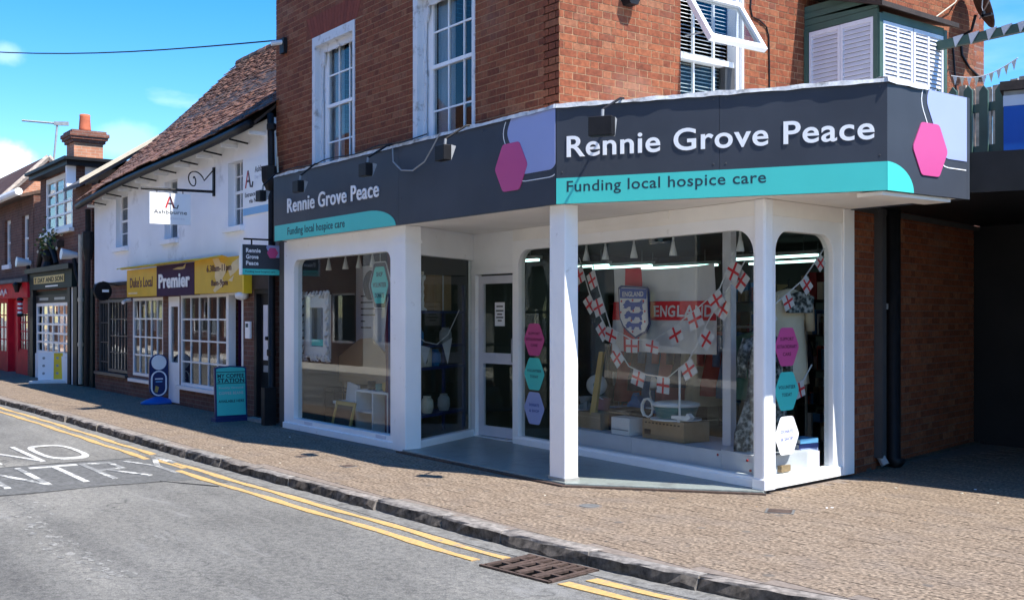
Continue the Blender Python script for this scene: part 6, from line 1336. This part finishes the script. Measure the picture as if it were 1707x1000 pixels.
for s_, z, wd in (('SHOP', 2.09, .16), ('VOLUNTEER', 1.955, .34), ('DONATE', 1.82, .24)): text(s_, FHX, -4.17 - wd / 2, -4.17 + wd / 2, z, .06, .006, 'sign_ink', hs_, depth=.002, bold=.02, res=2)
MB().tube([FHX.p(-4.17, -.005, 2.28), FHX.p(-4.17, -.005, 2.62)], .005, 5).build('cord', 'flag_white', hs_)
bdp = thing('poster_board', 'tall grey printed board standing in the left window', 'board', (-5.6, 1.0, .9)); FPB = Fr(0, 1.05, 0)
MB().box(FPB, -6.1, -4.95, -.03, 0, 1.10, 2.30).build('board', 'shutter_white', bdp); MB().box(FPB, -6.05, -5.0, -.03, -.01, .03, 1.10).build('legs', 'room_dark', bdp)
for k, wd in enumerate((.5, .7, .62, .42, .12, .3)): MB().box(FPB, -5.95, -5.95 + wd, 0, .003, 1.86 - k * .09, 1.88 - k * .09).build('text_line', 'black_paint', bdp)
MB().lathe(FPB.p(-5.62, .02, 2.02), [(.19, 0), (.21, .01), (.19, .02)], 24, axis=(0, -1, 0)).build('roundel', 'black_paint', bdp)
tnb = thing('tan_reflection', 'sloping tan panel painted as a sunlit reflection in the left window', 'panel', (-5.3, .95, .4)); MB().prism(Fr(0, .92, 0), [(-6.38, .62), (-4.75, .62), (-4.62, .85), (-5.45, 1.28), (-5.75, 1.26), (-6.38, 1.0)], -.03, 0).build('panel', 'tan_flat', tnb); MB().wbox(-6.3, -6.2, .93, 1.0, .03, .7).build('leg', 'tan_flat', tnb); MB().wbox(-4.9, -4.8, .93, 1.0, .03, .7).build('leg', 'tan_flat', tnb)  # flat panel painted as the reflection of a sunlit wall
shl = thing('white_shelf_unit', 'low white shelf unit with cups in the left window', 'shelf', (-4.85, .7, .03)); 
MB().wbox(-5.25, -4.35, .58, .85, .56, .59).build('shelf_top', 'plastic_white', shl); MB().wbox(-5.25, -5.22, .58, .85, .03, .56).build('side', 'plastic_white', shl); MB().wbox(-4.78, -4.75, .58, .85, .03, .56).build('side', 'plastic_white', shl); MB().wbox(-4.38, -4.35, .58, .85, .03, .56).build('side', 'plastic_white', shl); MB().wbox(-5.22, -4.78, .60, .85, .28, .30).build('shelf', 'plastic_white', shl)
for i, (x, m_, lab) in enumerate(((-5.0, 'black_paint', 'small dark cup on the white shelf'), (-4.78, 'green_cloth', 'green patterned pot on the white shelf'), (-4.6, 'cloth_mustard', 'yellow pot on the white shelf'), (-4.45, 'red_ink', 'red cup on the white shelf'))): MB().lathe((x, .70, .59), [(.045, 0), (.06, .05), (.055, .12 - .03 * (i % 2)), (.04, .12 - .03 * (i % 2))], 14).build('cup', m_, label=lab, cat='cup')
stl = thing('white_stool', 'white folding stool in the left window', 'stool', (-5.7, .75, .03)); MB().prism(Fr(0, .70, 0), [(-5.75, .40), (-5.38, .38), (-5.40, .62), (-5.70, .66)], -.04, 0).build('back', 'plastic_white', stl); MB().wbox(-5.85, -5.38, .55, .85, .36, .40).build('seat', 'plastic_white', stl)
for x in (-5.83, -5.42):
    for y in (.57, .80): MB().wbox(x, x + .03, y, y + .03, .03, .36).build('leg', 'plastic_white', stl)
pfr = thing('picture_frame', 'gilt picture frame leaning at the foot of the left window', 'picture frame', (-5.4, .42, .15)); LPF = Lean(Fr(0, .36, 0), .25); MB().ring(LPF, (-5.58, -5.02, .04, .42), (-5.53, -5.07, .09, .37), .003, -.02, .0, 1).build('frame', 'cloth_mustard', pfr); MB().box(LPF, -5.53, -5.07, -.018, -.012, .09, .37).build('picture', 'room_dark', pfr)
cur = thing('purple_curtain', 'dark plum curtain at the right of the left window', 'curtain', (-4.0, .55, .03)); cloth(Fr(0, .62, 0), lambda a, b: (-4.46 + .38 * a, .04 + 2.58 * b), 0, 'cloth_purple', 'drape', cur, 30, 6); MB().tube([(-4.5, .62, 2.6), (-4.05, .62, 2.6)], .012, 6).build('rod', 'grey_metal', cur)
met = thing('metal_rack', 'dark metal luggage rack in the left window', 'rack', (-6.0, .75, .03))
for x in (-6.2, -5.9): MB().tube([(x, .6, .03), (x, .6, .55), (x, .9, .55), (x, .9, .03)], .014, 6).build('side_frame', 'black_metal', met)
for y in (.62, .72, .82): MB().tube([(-6.2, y, .5), (-5.9, y, .5)], .010, 6).build('rod', 'black_metal', met)
# blue shelving seen through the porch side window
NB = -.50; FSH = Fr(*(S1 + (S2 - S1).normalized() * .42), ang)
shv = thing('blue_shelving', 'navy metal shelving behind the porch side window', 'shelving', FSH.p(.8, NB, .03))
for z in (.30, .90, 1.18, 1.62): MB().box(FSH, .10, 1.55, NB - .22, NB + .12, z, z + .035).build('shelf', 'navy', shv)
for u in (.10, 1.50):
    for n in (NB - .22, NB + .09): MB().box(FSH, u, u + .045, n, n + .035, .03, 2.0).build('upright', 'navy', shv)
for i, u in enumerate((.36, .58)):
    c_ = thing('candlestick', ('left', 'right')[i] + ' white twisted candlestick on the navy shelf', 'candlestick', FSH.p(u, NB, 1.655), 'pair of candlesticks'); MB().lathe(FSH.p(u, NB, 1.656), [(.06, 0), (.055, .02), (.02, .05), (.024, .10), (.014, .14), (.024, .19), (.014, .24), (.024, .29), (.014, .34), (.02, .38), (.04, .40), (.042, .45), (.01, .46)], 12).build('stick', 'plastic_white', c_, smooth=True); MB().lathe(FSH.p(u, NB, 2.118), [(.02, 0), (.02, .04)], 10).build('candle', 'cloth_cream', c_)
gbx = thing('gift_box', 'tall brown box tied with a white ribbon on the navy shelf', 'box', FSH.p(1.0, NB, 1.655)); MB().box(FSH, .78, 1.25, NB - .15, NB + .06, 1.657, 2.12).build('box', 'cardboard', gbx); MB().box(FSH, 1.0, 1.035, NB + .06, NB + .064, 1.657, 2.12).build('ribbon', 'flag_white', gbx)
pcb = thing('patterned_box', 'cream box with a dark printed motif on the navy shelf', 'box', FSH.p(.5, NB, .935)); MB().box(FSH, .30, .72, NB - .1, NB + .06, .937, 1.17).build('box', 'cloth_cream', pcb); MB().prism(FSH, hexpoly(.56, 1.02, .05, .3), NB + .06, NB + .063).build('motif', 'black_paint', pcb)
for i, (u, z, m_, lab) in enumerate(((.9, .935, 'plastic_blue', 'blue jar on the navy shelf'), (1.2, 1.215, 'grey_metal', 'grey jar on the upper navy shelf'), (.45, 1.215, 'plastic_blue', 'blue jug on the upper navy shelf'), (.7, .335, 'cloth_cream', 'cream jar on the lowest navy shelf'), (1.15, .335, 'grey_metal', 'grey pot on the lowest navy shelf'))): MB().lathe(FSH.p(u, NB, z), [(.06, 0), (.085, .06), (.08, .16), (.05, .20), (.055, .22)], 16).build('jar', m_, label=lab, cat='jar')
pt = [FSW.p(.05 + 1.2 * k / 4, -.10, 1.40 - .22 * math.sin(math.pi * k / 4 * .82) + .38 * (k / 4) ** 3) for k in range(5)]
t = thing('white_bunting', 'white triangular bunting across the porch side window', 'bunting', pt[0]); MB().tube(pt, .006, 5).build('string', 'flag_white', t)
for k in (.14, .62): 
    c0, c1 = FSW.p(.05 + 1.2 * k, -.10, 1.24), FSW.p(.05 + 1.2 * k + .26, -.10, 1.20 if k < .3 else 1.31); tp = FSW.p(.05 + 1.2 * k + .14, -.10, .98); o_ = FSW.N * .003
    MB().add([c0, c1, tp, c0 + o_, c1 + o_, tp + o_], [(0, 1, 2), (3, 4, 5), (0, 1, 4, 3), (1, 2, 5, 4), (2, 0, 3, 5)]).build('pennant', 'flag_white', t)

# crowded shelves at the back of the shop
rg = random.Random(21)
for si, (x0, x1, y_, lab) in enumerate(((-4.6, -2.9, 4.6, 'crowded dark shelf unit behind the clothes rail, left'), (-2.7, -.9, 5.0, 'crowded dark shelf unit behind the clothes rail, right'), (-.7, .3, 4.2, 'crowded dark shelf unit seen through the right window'), (-3.4, -2.9, 2.5, 'narrow crowded shelf unit beside the door'))):
    su = thing('shelf_unit', lab, 'shelf', ((x0 + x1) / 2, y_, .03), 'shelf units inside the shop')
    for x in (x0, x1): MB().wbox(x, x + .03, y_, y_ + .35, .03, 1.9).build('side', 'dark_timber', su)
    for z in (.08, .5, .92, 1.34, 1.76):
        MB().wbox(x0 + .03, x1, y_ + .001, y_ + .349, z, z + .025).build('shelf', 'dark_timber', su)
        for mt in ('cloth_cream', 'plastic_blue', 'cloth_red', 'shutter_white', 'cardboard'):
            mb = MB(); x = x0 + .05 + rg.uniform(0, .3)
            while x < x1 - .12:
                w_ = rg.uniform(.03, .12); mb.wbox(x, x + w_, y_ + .02, y_ + rg.uniform(.15, .3), z + .026, z + rg.uniform(.12, .36)); x += w_ + rg.uniform(.15, .5)
            mb.build('goods', mt, su, kind='stuff')
